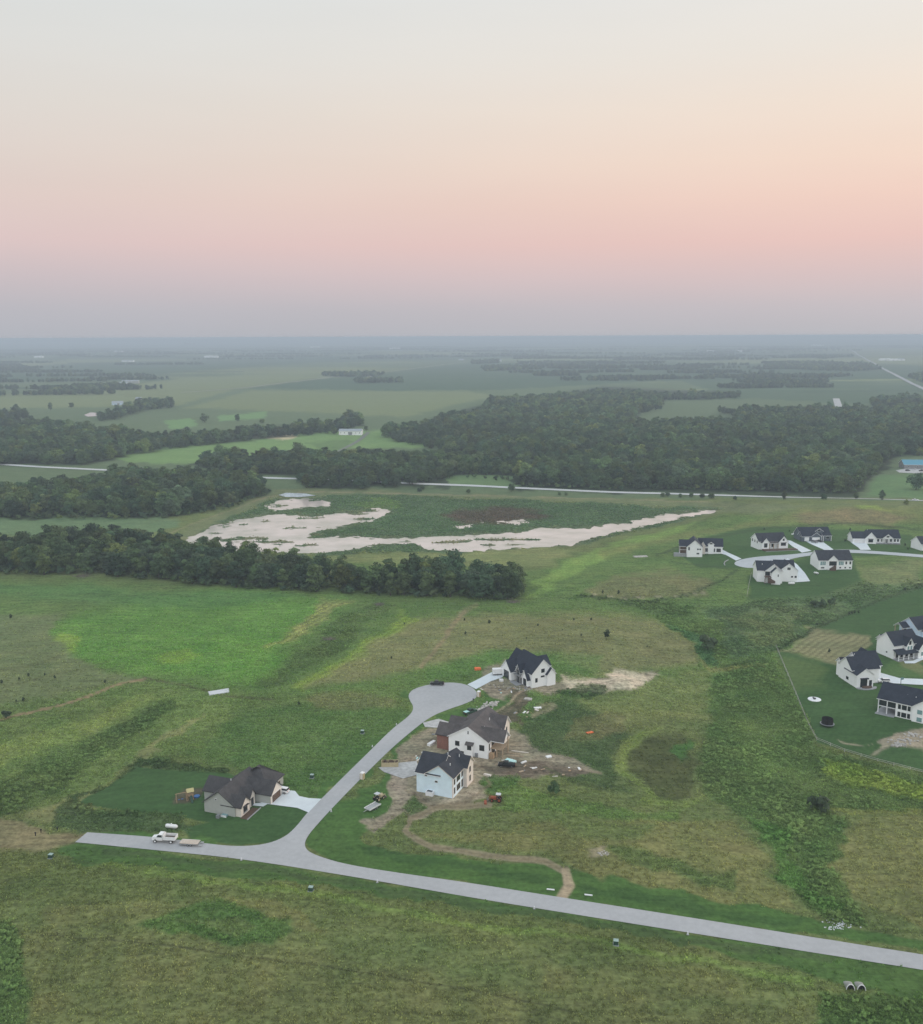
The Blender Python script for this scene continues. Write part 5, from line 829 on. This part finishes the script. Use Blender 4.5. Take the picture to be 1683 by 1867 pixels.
# ------------------------------------------------------------------ vehicles
def quad_loft(z0, r0, z1, r1):
    (a0, b0, c0, d0), (a1, b1, c1, d1) = r0, r1
    return loft(NB(), [[(a0, c0, z0), (b0, c0, z0), (b0, d0, z0), (a0, d0, z0)], [(a1, c1, z1), (b1, c1, z1), (b1, d1, z1), (a1, d1, z1)]])
def wheel(par, x, y, r=.36, w=.24, rim='steel'):
    t_ = obj('wheel', cyl(NB(), (x, y - w / 2, r), (x, y + w / 2, r), r, n=14), M['rubber'], par); s = 1 if y > 0 else -1
    obj('rim', cyl(NB(), (x, y, r), (x, y + s * (w / 2 + .02), r), r * .6, n=10), M[rim], t_)
def body_mesh(prof, w, top=.86):
    """side profile swept across the width, narrowed towards the top edge"""
    zm = max(p[1] for p in prof); sec = []
    for y in (-1, -.92, .92, 1):
        k = 1 if abs(y) < 1 else 0; sec.append([(x * (1 if k else .985), y * w / 2, z - (0 if k else .05) if z > .5 else z) for x, z in prof])
    return loft(NB(), sec)
def car(label, px, py, rot, paint='white2', kind='suv', group=None, cat='car', bed=None, name=None):
    e = thing(name or {'suv': 'parked_car', 'sedan': 'parked_car', 'pickup': 'pickup_truck'}[kind], label, cat, at(px, py, .16), R(rot), group); W = 1.88
    if kind == 'pickup':
        obj('body', body_mesh([(-2.85, .42), (2.75, .42), (2.85, .7), (2.7, 1.08), (1.45, 1.15), (-2.85, 1.15)], 1.98), M[paint], e); cab0, cab1, zt = (-.75, 1.5, -.88, .88), (-.55, .75, -.74, .74), 1.85
        obj('bed_cover' if bed else 'bed_floor', box(NB(), -2.75, -.82, 1.16, -.85, .82, 1.2), M[bed or 'rubber'], e); Lf, Lr = 1.85, -1.75
    elif kind == 'sedan':
        obj('body', body_mesh([(-2.3, .35), (2.25, .35), (2.32, .6), (2.15, .85), (1.0, .95), (-1.7, .98), (-2.3, .92)], W), M[paint], e); cab0, cab1, zt = (-1.75, 1.05, -.8, .8), (-1.05, .3, -.62, .62), 1.42; Lf, Lr = 1.4, -1.4
    else:
        obj('body', body_mesh([(-2.3, .4), (2.3, .4), (2.36, .7), (2.2, 1.0), (1.1, 1.08), (-2.3, 1.08)], W), M[paint], e); cab0, cab1, zt = (-2.25, 1.15, -.86, .86), (-2.0, .45, -.7, .7), 1.68; Lf, Lr = 1.45, -1.4
    zb = 1.14 if kind == 'pickup' else 1.06 if kind == 'suv' else .95
    obj('windows', quad_loft(zb, cab0, zt, cab1), M['glass'], e); a, b_, c_, d_ = cab1; obj('roof', quad_loft(zt - .02, (a - .06, b_ + .05, c_ - .04, d_ + .04), zt + .06, (a + .05, b_ - .08, c_ + .06, d_ - .06)), M[paint], e)
    for x in (Lf, Lr):
        for y in (-W / 2 + .1, W / 2 - .1): wheel(e, x, y)
    for y in (-.68, .68): boxo('headlight', (2.2 if kind != 'pickup' else 2.7, y - .2, .68, 2.4 if kind != 'pickup' else 2.88, y + .2, .86), M['lamp'], e); boxo('tail_light', (-2.38 if kind != 'pickup' else -2.92, y - .14, .75, -2.2 if kind != 'pickup' else -2.8, y + .14, 1.02), M['red'], e)
    for y in (-1.02, 1.02): boxo('mirror', (.75, y - .1, 1.05, .95, y + .1, 1.2), M['black'], e)
    return e
car('white car parked before the garage of the grey ranch house', 514, 1445, 161); car('white car parked on the long white driveway beside the tall white house', 1611, 1244.5, 178)
car('black pickup truck on the edge of the turning circle', 797, 1249, 176, 'black', 'pickup', cat='pickup'); car('black pickup truck among building scraps behind the brown roofed house', 924, 1398, 172, 'black', 'pickup', cat='pickup'); car('dark green pickup with pale bed cover beside the pile of stones', 857, 1301, 40, 'green', 'pickup', cat='pickup', bed='foam')
car('dark grey car on the driveway of the slate house, nearer the white garage door', 1485, 990, -60, 'grey', 'suv'); car('black car on the driveway of the slate house, nearer its porch', 1495, 988.5, -60, 'black', 'sedan'); car('dark car before the three garage doors', 1306, 1005, -40, 'grey', 'sedan'); car('white car driving on the highway beyond the hill', 1669, 913, -8, 'white2', 'sedan', name='car')
car('dark car parked in the yard of the teal roofed shed', 1655, 859, 10, 'black', 'suv'); car('white car parked close to the teal roofed shed', 1668, 857, 60, 'white2', 'suv'); car('black pickup in the yard of the teal roofed shed', 1680, 859.5, 20, 'black', 'pickup', cat='pickup')
# dump truck and flatbed trailer on the street
e = thing('dump_truck', 'white dump truck with an empty dark dump bed parked on the street', 'truck', at(300, 1535, .14), R(174))
obj('chassis', box(NB(), -3.4, -.45, .7, 3.0, .45, .95), M['black'], e); obj('hood', loft(NB(), [[(1.7, -.95, .75), (1.7, .95, .75), (1.7, .9, 1.75), (1.7, -.9, 1.75)], [(3.3, -.85, .75), (3.3, .85, .75), (3.3, .72, 1.5), (3.3, -.72, 1.5)]]), M['white2'], e)
c_ = obj('cab', quad_loft(.8, (.2, 1.9, -1.05, 1.05), 1.75, (.2, 1.85, -1.05, 1.05)), M['white2'], e); obj('windshield', quad_loft(1.75, (.25, 1.85, -1.02, 1.02), 2.45, (.3, 1.35, -.9, .9)), M['glass'], c_); obj('cab_roof', quad_loft(2.42, (.2, 1.45, -.98, .98), 2.62, (.3, 1.25, -.85, .85)), M['white2'], c_); boxo('cab_back', (.14, -1.0, .9, .26, 1.0, 2.6), M['white2'], c_)
bm = NB(); box(bm, -3.6, -1.15, 1.05, -.05, 1.15, 1.2); box(bm, -3.6, -1.15, 1.2, -.05, -1.03, 2.05); box(bm, -3.6, 1.03, 1.2, -.05, 1.15, 2.05); box(bm, -3.6, -1.02, 1.2, -3.48, 1.02, 2.0); box(bm, -.17, -1.02, 1.2, -.05, 1.02, 2.5); obj('dump_bed', bm, M['white2'], e); boxo('bed_lining', (-3.45, -1.0, 1.2, -.2, 1.0, 1.3), M['darkwood'], e)
for x in (2.3, -2.3):
    for y in (-.98, .98): wheel(e, x, y, .5, .3, 'white2')
for y in (-.62, .62): boxo('headlight', (3.28, y - .15, 1.1, 3.36, y + .15, 1.3), M['lamp'], e)
e = thing('flatbed_trailer', 'flatbed trailer with wooden deck hitched behind the dump truck', 'trailer', at(345, 1540, .14), R(173))
for i in range(8): boxo('plank', (-2.9, -1.15 + i * .29, .72, 2.4, -.88 + i * .29, .8), M['wood' if i % 2 else 'cream'], e)
bm = NB(); box(bm, -3.0, -1.25, .55, 2.5, -1.17, .78); box(bm, -3.0, 1.18, .55, 2.5, 1.26, .78); box(bm, 2.42, -1.16, .55, 2.52, 1.16, .78); box(bm, 2.5, -.08, .55, 3.9, .08, .68); obj('frame', bm, M['steel'], e); bm = NB(); box(bm, -4.0, -1.1, .35, -3.0, -.5, .42); box(bm, -4.0, .5, .35, -3.0, 1.1, .42); obj('ramp', bm, M['steel'], e)
for x in (-.9, 0.): [wheel(e, x, y, .32, .22) for y in (-1.15, 1.15)]
e = thing('utility_trailer', 'pale flat trailer carrying a small brown loader on the dirt edge', 'trailer', at(680, 1474, .05), R(52))
boxo('deck', (-2.6, -1.1, .6, 2.4, 1.1, .75), M['steel'], e); boxo('side_rail', (-2.6, -1.2, .6, 2.4, -1.12, 1.0), M['white2'], e); boxo('side_rail', (-2.6, 1.12, .6, 2.4, 1.2, 1.0), M['white2'], e); boxo('tongue', (-4, -.1, .5, -2.6, .1, .62), M['steel'], e)
for x in (-.4, .5): [wheel(e, x, y, .32, .22) for y in (-1.15, 1.15)]
def tractor(name, label, px, py, rot, m='orange'):
    e = thing(name, label, 'tractor', at(px, py, .05), R(rot)); obj('hood', quad_loft(.7, (.1, 2.0, -.5, .5), 1.5, (.1, 1.85, -.42, .42)), M[m], e); boxo('seat_deck', (-1.1, -.7, .7, .1, .7, 1.1), M['black'], e); boxo('seat', (-.8, -.25, 1.1, -.3, .25, 1.6), M['black'], e)
    for x in (-1.0, .05):
        for y in (-.62, .62): boxo('canopy_post', (x - .05, y - .05, 1.1, x + .05, y + .05, 2.35), M['black'], e)
    boxo('canopy', (-1.25, -.75, 2.35, .3, .75, 2.45), M['silver'], e); boxo('mudguard', (-1.3, .55, 1.2, -.1, .95, 1.32), M[m], e); boxo('mudguard', (-1.3, -.95, 1.2, -.1, -.55, 1.32), M[m], e)
    for y in (-.85, .85): wheel(e, -.75, y, .72, .4, m); wheel(e, 1.5, y * .85, .45, .28, m)
    bm = NB(); 
    for y in (-.6, .6): box(bm, .3, y - .07, 1.2, 2.4, y + .07, 1.38); box(bm, 2.3, y - .07, .5, 2.45, y + .07, 1.3)
    obj('loader_arm', bm, M[m], e); obj('bucket', loft(NB(), [[(2.4, y, .15), (3.1, y, .1), (3.0, y, .25), (2.55, y, .75), (2.4, y, .75)] for y in (-.9, .9)]), M['trunk'], e); return e
tractor('tractor', 'orange tractor with grey canopy and front bucket at the edge of the plot', 906, 1461, 172); tractor('compact_loader', 'small brown loader standing at the end of the pale flat trailer', 690, 1459, 52, 'tan')
obj('box_blade', box(NB(), -.4, -1, 0, .4, 1, .5), M['orange'], None).location = at(885, 1464); tag(bpy.data.objects['box_blade'], 'rusty orange box blade lying before the tractor', 'implement')
e = thing('cargo_trailer', 'white enclosed cargo trailer beside the steep gabled white house', 'trailer', at(908, 1230, .14), R(8))
boxo('cargo_box', (-2.3, -1.05, .5, 2.3, 1.05, 2.6), M['white2'], e); boxo('tongue', (2.3, -.1, .45, 3.5, .1, .6), M['black'], e); boxo('skirt', (-2.32, -1.07, .4, 2.32, 1.07, .52), M['black'], e); [wheel(e, -.2, y, .34, .22) for y in (-1.05, 1.05)]
# ------------------------------------------------------------------ yard and site things
def tank(label, px, py, rot, L=3.9, r=.58):
    e = thing('propane_tank', label, 'propane tank', at(px, py), R(rot)); n = 12; S = []
    for x, k in ((-.5, .02), (-.48, .5), (-.43, .85), (-.36, 1), (.36, 1), (.43, .85), (.48, .5), (.5, .02)): S.append([(x * L, r * k * math.cos(2 * math.pi * i / n), .85 + r * k * math.sin(2 * math.pi * i / n)) for i in range(n)])
    obj('shell', loft(NB(), S), M['white2'], e, True); obj('dome_lid', cyl(NB(), (0, 0, .85 + r * .9), (0, 0, .85 + r + .22), .2, n=8), M['white2'], e)
    for x in (-.9, .9): boxo('leg', (x - .12, -.35, -.1, x + .12, .35, .45), M['grey'], e)
tank('white propane tank on the grass beside the dump truck', 313, 1511, -12); tank('white propane tank beside the deck side of the gabled house', 1443, 1066, 0); tank('small white propane tank below the porch stairs house', 1488, 1047, -50, 3.0, .5)
e = thing('dumpster', 'tan open roll off dumpster full of scrap beside the street', 'dumpster', at(711, 1396), R(2)); bm = NB(); box(bm, -2.8, -1.2, .1, 2.8, 1.2, .25); box(bm, -2.8, -1.2, .25, 2.8, -1.08, 1.6); box(bm, -2.8, 1.08, .25, 2.8, 1.2, 1.6); box(bm, -2.8, -1.07, .25, -2.68, 1.07, 1.6); box(bm, 2.68, -1.07, .25, 2.8, 1.07, 1.6); obj('bin', bm, M['tan'], e)
for i in range(9): boxo('rib', (-2.6 + i * .64, -1.28, .2, -2.48 + i * .64, -1.21, 1.55), M['tan'], e)
bm = NB()
for i in range(16): x, y = random.uniform(-2.4, 2.3), random.uniform(-.9, .8); box(bm, x, y, 1.0, x + random.uniform(.2, 1.2), y + random.uniform(.15, .4), random.uniform(1.3, 1.8))
obj('scrap', bm, M['darkwood'], e)
def toilet(label, px, py, m='tan'):
    e = thing('portable_toilet', label, 'portable toilet', at(px, py), R(-25)); boxo('cabin', (-.6, -.6, 0, .6, .6, 2.1), M[m], e); obj('roof', quad_loft(2.1, (-.65, .65, -.65, .65), 2.4, (-.4, .4, -.4, .4)), M['white2'], e); boxo('door', (-.42, -.64, .1, .42, -.605, 1.95), M['cream'], e)
toilet('tan portable toilet beside the street near the dumpster', 661, 1420); toilet('tan portable toilet beside the turning circle', 873, 1270, 'osb')
e = thing('mailbox', 'dark mailbox post on the edge of the turning circle', 'mailbox', at(863, 1280)); boxo('post', (-.08, -.08, 0, .08, .08, 1.1), M['black'], e); obj('box', cyl(NB(), (-.3, 0, 1.25), (.35, 0, 1.25), .22, n=8), M['black'], e)
e = thing('playset', 'wooden swing playset with yellow canopy on the bark patch of the lawn', 'playset', at(340, 1458), R(25))
for x in (-3, 0):
    for s in (-1, 1): obj('leg', cyl(NB(), (x, s * 1.1, 0), (x, 0, 2.5), .09, n=6), M['osb'], e)
obj('swing_beam', cyl(NB(), (-3.3, 0, 2.5), (.4, 0, 2.5), .1, n=6), M['osb'], e)
for x in (.4, 2):
    for y in (-.8, .8): boxo('tower_post', (x - .08, y - .08, 0, x + .08, y + .08, 2.9), M['osb'], e)
boxo('platform', (.35, -.9, 1.3, 2.05, .9, 1.42), M['osb'], e); obj('canopy', quad_loft(2.7, (.1, 2.3, -1.1, 1.1), 3.5, (.1, 2.3, -.08, .08)), M['yellow'], e); obj('slide', loft(NB(), [[(1.0, -.9 - t * 2.4, 1.4 - t * 1.3), (1.6, -.9 - t * 2.4, 1.4 - t * 1.3), (1.6, -.9 - t * 2.4, 1.52 - t * 1.3), (1.0, -.9 - t * 2.4, 1.52 - t * 1.3)] for t in (0, .4, .8, 1)]), M['green'], e)
for x in (-2.2, -1.2): boxo('swing_seat', (x - .3, -.15, .5, x + .3, .15, .58), M['bluep'], e)
e = tag(obj('paddling_pool', cyl(NB(), (0, 0, 0), (0, 0, .4), .85, .95, 14), M['bluep']), 'small blue paddling pool next to the wooden playset', 'pool'); e.location = at(359, 1453)
e = thing('trampoline', 'round trampoline with tall black net on the lawn', 'trampoline', at(1508, 1323)); obj('mat', cyl(NB(), (0, 0, .85), (0, 0, .9), 2.1, n=20), M['rubber'], e); bm = NB(); loft(bm, [[(r_ * math.cos(a), r_ * math.sin(a), z) for a in np.linspace(0, 2 * math.pi, 20, endpoint=False)] for r_, z in ((2.1, .82), (2.55, .82), (2.55, .95), (2.1, .95), (2.1, .82))], cap=False); obj('rim_pad', bm, M['grey'], e)
bm = NB(); loft(bm, [[(1.95 * math.cos(a), 1.95 * math.sin(a), z) for a in np.linspace(0, 2 * math.pi, 20, endpoint=False)] for z in (.95, 2.9)], cap=False); obj('net', bm, M['rubber'], e)
for i in range(6): a = i * math.pi / 3; obj('pole', cyl(NB(), (2.3 * math.cos(a), 2.3 * math.sin(a), 0), (2.05 * math.cos(a), 2.05 * math.sin(a), 2.95), .05, n=5), M['black'], e)
e = thing('fire_pit', 'round white concrete fire pit pad with a dark bowl on the lawn', 'fire pit', at(1485, 1275)); obj('pad', cyl(NB(), (0, 0, -.6), (0, 0, .12), 2.5, n=28), M['wframe'], e); obj('bowl', cyl(NB(), (0, 0, .12), (0, 0, .55), .5, .62, 10), M['black'], e); boxo('seat', (-.3, 1.0, .12, .3, 1.4, .6), M['grey'], e)
e = thing('basketball_hoop', 'basketball hoop on a dark pole beside the long white driveway', 'basketball hoop', at(1642, 1251), R(20)); obj('pole', cyl(NB(), (0, 0, 0), (0, 0, 3.4), .12, n=6), M['black'], e); boxo('backboard', (-.8, -.55, 2.9, .8, -.5, 3.9), M['paleglass'], e)
# pallets, sheets and scrap of the building plots
def slab(name, label, px, py, L, W, hgt_, rot, m, cat, dz=0., skew=.2):
    r_ = random.Random(px); P_ = [(-L / 2, -W / 2 * r_.uniform(.8, 1.2)), (L / 2 * r_.uniform(.8, 1.1), -W / 2), (L / 2, W / 2 * r_.uniform(.8, 1.1)), (-L / 2 * r_.uniform(.85, 1.1), W / 2)]
    o = obj(name, loft(NB(), [[(x, y, -.15) for x, y in P_], [(x * .97, y * .97, hgt_ * r_.uniform(.8, 1.2)) for x, y in P_]]), M[m]); o.location = at(px, py, dz); o.rotation_euler.z = R(rot); return tag(o, label, cat)
slab('tarp', 'pale grey tarp lying at the corner of the bright meadow', 400, 1262, 8.5, 4.2, .25, 25, 'silver', 'tarp'); slab('tarp', 'orange fabric heap beside the driveway of the steep gabled house', 871, 1221, 2.6, 1.6, .9, 10, 'orangeT', 'tarp'); slab('tarp', 'orange fabric scrap in the open field', 1075, 1336, 2.6, 1.3, .25, 30, 'orangeT', 'tarp')
slab('wrapped_bundle', 'long white wrapped bundle on the dirt beside the brick garage', 787, 1357, 3.6, 1.4, .8, 55, 'white2', 'bundle'); slab('sheet_pile', 'pile of pale green foam boards behind the black pickup', 931, 1389, 3.6, 2.0, .7, -35, 'foam', 'boards'); slab('white_sheet', 'white sheet lying on the dark dirt strip', 1001, 1380, 2.0, 1.4, .3, 20, 'white2', 'sheet'); slab('white_sheet', 'white sheet on the grass by the curved track above the houses', 981, 1291, 3, 1.6, .3, 10, 'white2', 'sheet')
slab('pallet', 'pale pallet of material before the steep gabled house', 914, 1242, 1.6, 1.2, 1.0, 10, 'white2', 'pallet'); slab('pallet', 'flat pale crate on the dirt beside the sheathed house', 889, 1414, 2.6, .9, .5, -28, 'cream', 'crate'); slab('trench_box', 'pale slab bundle at the right end of the brown roofed house', 919, 1317, 2.8, 1.6, .9, -10, 'cream', 'bundle')
slab('stone_slab', 'pale broken slab on the dirt track below the steep gabled house', 963, 1275, 3, 1.8, .5, -20, 'rock', 'slab'); slab('sheet_pile', 'white sheet strips beside the foam boards', 955, 1390, 2.4, .8, .3, 40, 'white2', 'boards')
for i, (a, b_, L_, rt) in enumerate(((935, 1374, 5, -14), (948, 1371, 6, -18), (940, 1379, 5, -8), (925, 1386, 4, 12), (912, 1393, 3.6, 20), (972, 1400, 2, 0), (990, 1403, 1.6, 30), (1012, 1416, 1.8, 5), (957, 1397, 1.5, 60))):
    o = tag(obj('lumber_board', box(NB(), -L_ / 2, -.16, 0, L_ / 2, .16, .18), M['cream' if i % 2 else 'wood']), 'loose pale lumber board on the dirt behind the black pickup', 'board', 'loose boards behind the pickup'); o.location = at(a, b_, .03); o.rotation_euler.z = R(rt)
rs = random.Random(12)
for i in range(34):
    cx_, cy_, sx_, sy_ = rs.choice([(945, 1385, 22, 7), (800, 1350, 14, 8), (930, 1258, 28, 4), (1000, 1405, 40, 6), (770, 1380, 16, 6), (960, 1300, 18, 7)])
    L_, W_ = rs.uniform(.5, 2.2), rs.uniform(.25, .9); o = tag(obj('scrap_sheet', box(NB(), -L_ / 2, -W_ / 2, 0, L_ / 2, W_ / 2, rs.uniform(.05, .3)), M[rs.choice(['cream', 'wood', 'white2', 'osb', 'grey', 'foam', 'darkwood'])]), 'small scrap of building material littering the bare dirt of the plots', 'scrap', 'scraps on the building plots'); o.location = at(cx_ + rs.gauss(0, sx_), cy_ + rs.gauss(0, sy_), .03); o.rotation_euler.z = rs.uniform(0, 3.14)
def rockpile(name, label, cells, n, smin, smax, seed, m='rock'):
    r_ = random.Random(seed); bm = NB(); c0 = at(*cells[0])
    for i in range(n):
        c_ = r_.choice(cells); p = at(c_[0] + r_.gauss(0, c_[2] if len(c_) > 2 else 5), c_[1] + r_.gauss(0, 2.2)) - c0; s = r_.uniform(smin, smax); g = bmesh.ops.create_icosphere(bm, subdivisions=1, radius=s)
        for v in g['verts']: v.co = Vector((v.co.x * r_.uniform(.7, 1.3), v.co.y * r_.uniform(.7, 1.3), v.co.z * r_.uniform(.5, .9))) + p + Vector((0, 0, s * .3))
    o = tag(obj(name, bm, M[m]), label, 'rocks', kind='stuff'); o.location = c0
rockpile('stone_pile', 'heap of pale stones beside the dark green pickup', [(878, 1293), (886, 1290), (895, 1286), (902, 1283)], 90, .25, .7, 1); rockpile('riprap', 'white riprap stones at the mouth of the drainage hollow', [(1508, 1662, 9), (1526, 1680, 11), (1540, 1690, 12), (1515, 1692, 7), (1535, 1684, 4)], 110, .08, .26, 2, 'silver'); rockpile('rubble', 'pale rubble on the dirt before the steep gabled house', [(905, 1250, 10), (930, 1255, 10), (960, 1258, 12)], 60, .12, .4, 3, 'rock'); rockpile('rubble_patch', 'patch of pale broken stone in the tan field', [(1102, 1556, 5)], 40, .1, .3, 4, 'rock')
rockpile('spoil', 'pale clods on the spoil heap of the lawn', [(1655, 1350, 14), (1670, 1340, 10), (1640, 1358, 8)], 120, .15, .55, 5, 'rock'); rockpile('yard_stones', 'pale landscaping stones beside the slate house', [(1450, 974, 4), (1456, 975, 3)], 14, .3, .8, 6, 'wframe')
# street side boxes and pipes
def pedestal(label, px, py):
    e = thing('utility_pedestal', label, 'utility box', at(px, py), R(-10)); boxo('pad', (-.7, -.7, -.3, .7, .7, .1), M['conc'], e); boxo('cabinet', (-.55, -.5, .1, .55, .5, 1.1), M['green'], e); boxo('lid', (-.6, -.55, 1.1, .6, .55, 1.18), M['ltgreen'], e)
pedestal('green utility pedestal in the grass near the road fork', 567, 1624); pedestal('green utility pedestal in the grass across from the dirt track', 1123, 1722); pedestal('green utility pedestal by the dead end of the street', 93, 1564); pedestal('green utility pedestal on the verge above the grey ranch house', 569, 1418); pedestal('green utility pedestal in the grass beside the branch street', 661, 1337)
for a, b_ in ((440, 1568.5), (688, 1609), (974, 1657), (1254, 1704), (604, 1480), (723, 1322), (679, 1362)):
    e = thing('curb_marker', 'small white inlet marker on the edge of the pale street', 'marker', at(a, b_), 0, 'inlet markers along the street'); boxo('post', (-.12, -.12, -.2, .12, .12, .7), M['wframe'], e); boxo('plate', (-.3, -.25, -.1, .3, .25, .1), M['conc'], e)
def pipe(label, px, py, rot, L=2.0):
    o = tag(obj('culvert_pipe', cyl(NB(), (-L / 2, 0, .2), (L / 2, 0, .2), .2, n=10), M['wframe']), label, 'pipe'); o.location = at(px, py); o.rotation_euler.z = R(rot)
pipe('white culvert pipe end on the left of the dirt track mouth', 1004, 1623, -10); pipe('white culvert pipe end on the right of the dirt track mouth', 1073, 1633, -12)
for i, (a, b_) in enumerate(((1551, 1805), (1571, 1806))):
    e = thing('culvert_mouth', 'arched white culvert mouth in the roadside ditch', 'culvert', at(a, b_, -.1), R(-8), 'twin culvert mouths'); n = 12; S = []
    for y, k in ((0, 1.), (2.6, 1.)):
        arc = [(.95 * math.cos(t_), y, 1.5 * math.sin(t_)) for t_ in np.linspace(0, math.pi, n)] + [(.8 * math.cos(t_), y, 1.34 * math.sin(t_)) for t_ in np.linspace(math.pi, 0, n)]; S.append(arc)
    obj('rim', loft(NB(), [S[0], [(x, .12, z) for x, _, z in S[0]]]), M['wframe'], e); obj('barrel', loft(NB(), [[(x, .12, z) for x, _, z in S[0]], [(x, y, z * .25) for x, y, z in S[1]]]), M['steel'], e); bm = NB(); v = [bm.verts.new((.79 * math.cos(t_), .5, 1.33 * math.sin(t_))) for t_ in np.linspace(0, math.pi, n)]; bm.faces.new(v); obj('throat', bm, M['rubber'], e)
def fence(label, pts, m='rock', hp=1.15, step=3.0, group=None):
    P_ = gpts(pts); p0 = at(*pts[0]); e = thing('board_fence', label, 'fence', p0, 0, group); d = []
    for (ax, ay), (bx, by) in zip(P_[:-1], P_[1:]):
        k_ = max(1, int(math.hypot(bx - ax, by - ay) / step)); d += [(ax + (bx - ax) * i / k_, ay + (by - ay) * i / k_) for i in range(k_)]
    d.append(P_[-1]); Q = [Vector((x, y, float(hgt(x, y)))) - p0 for x, y in d]
    for q_ in Q: boxo('post', (q_.x - .06, q_.y - .06, q_.z - .3, q_.x + .06, q_.y + .06, q_.z + hp + .1), M[m], e)
    for z in (.55, hp - .05):
        for a, b_ in zip(Q[:-1], Q[1:]):
            n_ = Vector((-(b_ - a).y, (b_ - a).x, 0)).normalized() * .03; S = [[p + n_ + Vector((0, 0, z - .05)), p - n_ + Vector((0, 0, z - .05)), p - n_ + Vector((0, 0, z + .05)), p + n_ + Vector((0, 0, z + .05))] for p in (a, b_)]; obj('rail', loft(NB(), S), M[m], e)
fence('long pale board fence between the weedy hollow and the wide lawns', [(1415, 1180), (1430, 1216), (1451, 1266), (1475, 1325), (1489, 1350), (1540, 1371), (1600, 1389), (1690, 1412), (1760, 1430)], step=4.5)
fence('short pale board fence left of the house by the far turning circle', [(1370, 1046), (1362, 1088)], step=4.5)
# brush piles
def brush(label, px, py, s, seed, m='trunk'):
    r_ = random.Random(seed); bm = NB()
    for i in range(46):
        a, t_ = r_.uniform(0, 6.28), r_.uniform(.05, .7); c_ = Vector((r_.gauss(0, s * .45), r_.gauss(0, s * .35), .3)); d = Vector((math.cos(a), math.sin(a), t_)) * s * r_.uniform(.3, .7); cyl(bm, c_ - d * .5, c_ + d, .09, .03, 4)
    o = tag(obj('brush_pile', bm, M[m]), label, 'brush pile'); o.location = at(px, py)
brush('grey pile of dead branches at the edge of the green weedy strip', 690, 1103, 3.6, 1); brush('wide heap of dead branches in front of the tree row', 150, 1052, 6.5, 2); brush('dead branches under the last trees of the row', 935, 1098, 4, 3); brush('small heap of grey brush on the weedy strip', 600, 1166, 2.6, 4)
slab('stepping_slab', 'pale slab in the yard above the white garage house drive', 1168, 1015, 9, 4, .4, 10, 'rock', 'slab')
e = thing('concrete_curb', 'curved white concrete edging on the lawn beside the far turning circle', 'edging', at(1322, 1028)); bm = NB(); Q = [at(a, b_) - at(1322, 1028) for a, b_ in ((1328, 1021), (1322, 1024), (1320, 1028), (1322, 1031))]
for a, b_ in zip(Q[:-1], Q[1:]): cyl(bm, a + Vector((0, 0, .1)), b_ + Vector((0, 0, .1)), .3, n=6)
obj('edging', bm, M['conc'], e)
for i, (a, b_) in enumerate(((65, 1524), (105, 1515), (75, 1518))):
    e = thing('road_end_post', 'dark short marker post past the dead end of the street', 'post', at(a, b_), 0, 'posts at the dead end'); boxo('post', (-.1, -.1, -.2, .1, .1, 1.1), M['black'], e); boxo('cap', (-.22, -.04, .75, .22, .14, 1.15), M['black'], e)

# ------------------------------------------------------------------ haze: the dusk air of the plain
hz = box(NB(), -31000, -31000, -60, 31000, 31000, 141.6)
hm = bpy.data.materials.new('evening_haze'); hm.use_nodes = True; t = hm.node_tree; t.nodes.clear()
pv = N(t, 'ShaderNodeVolumePrincipled'); pv.inputs['Color'].default_value = (.60, .715, .825, 1); pv.inputs['Density'].default_value = 1.9e-4
ho = N(t, 'ShaderNodeOutputMaterial'); t.links.new(pv.outputs[0], ho.inputs['Volume'])
tag(obj('haze', hz, hm), 'thin blue grey evening haze over the whole plain', 'haze', kind='stuff')
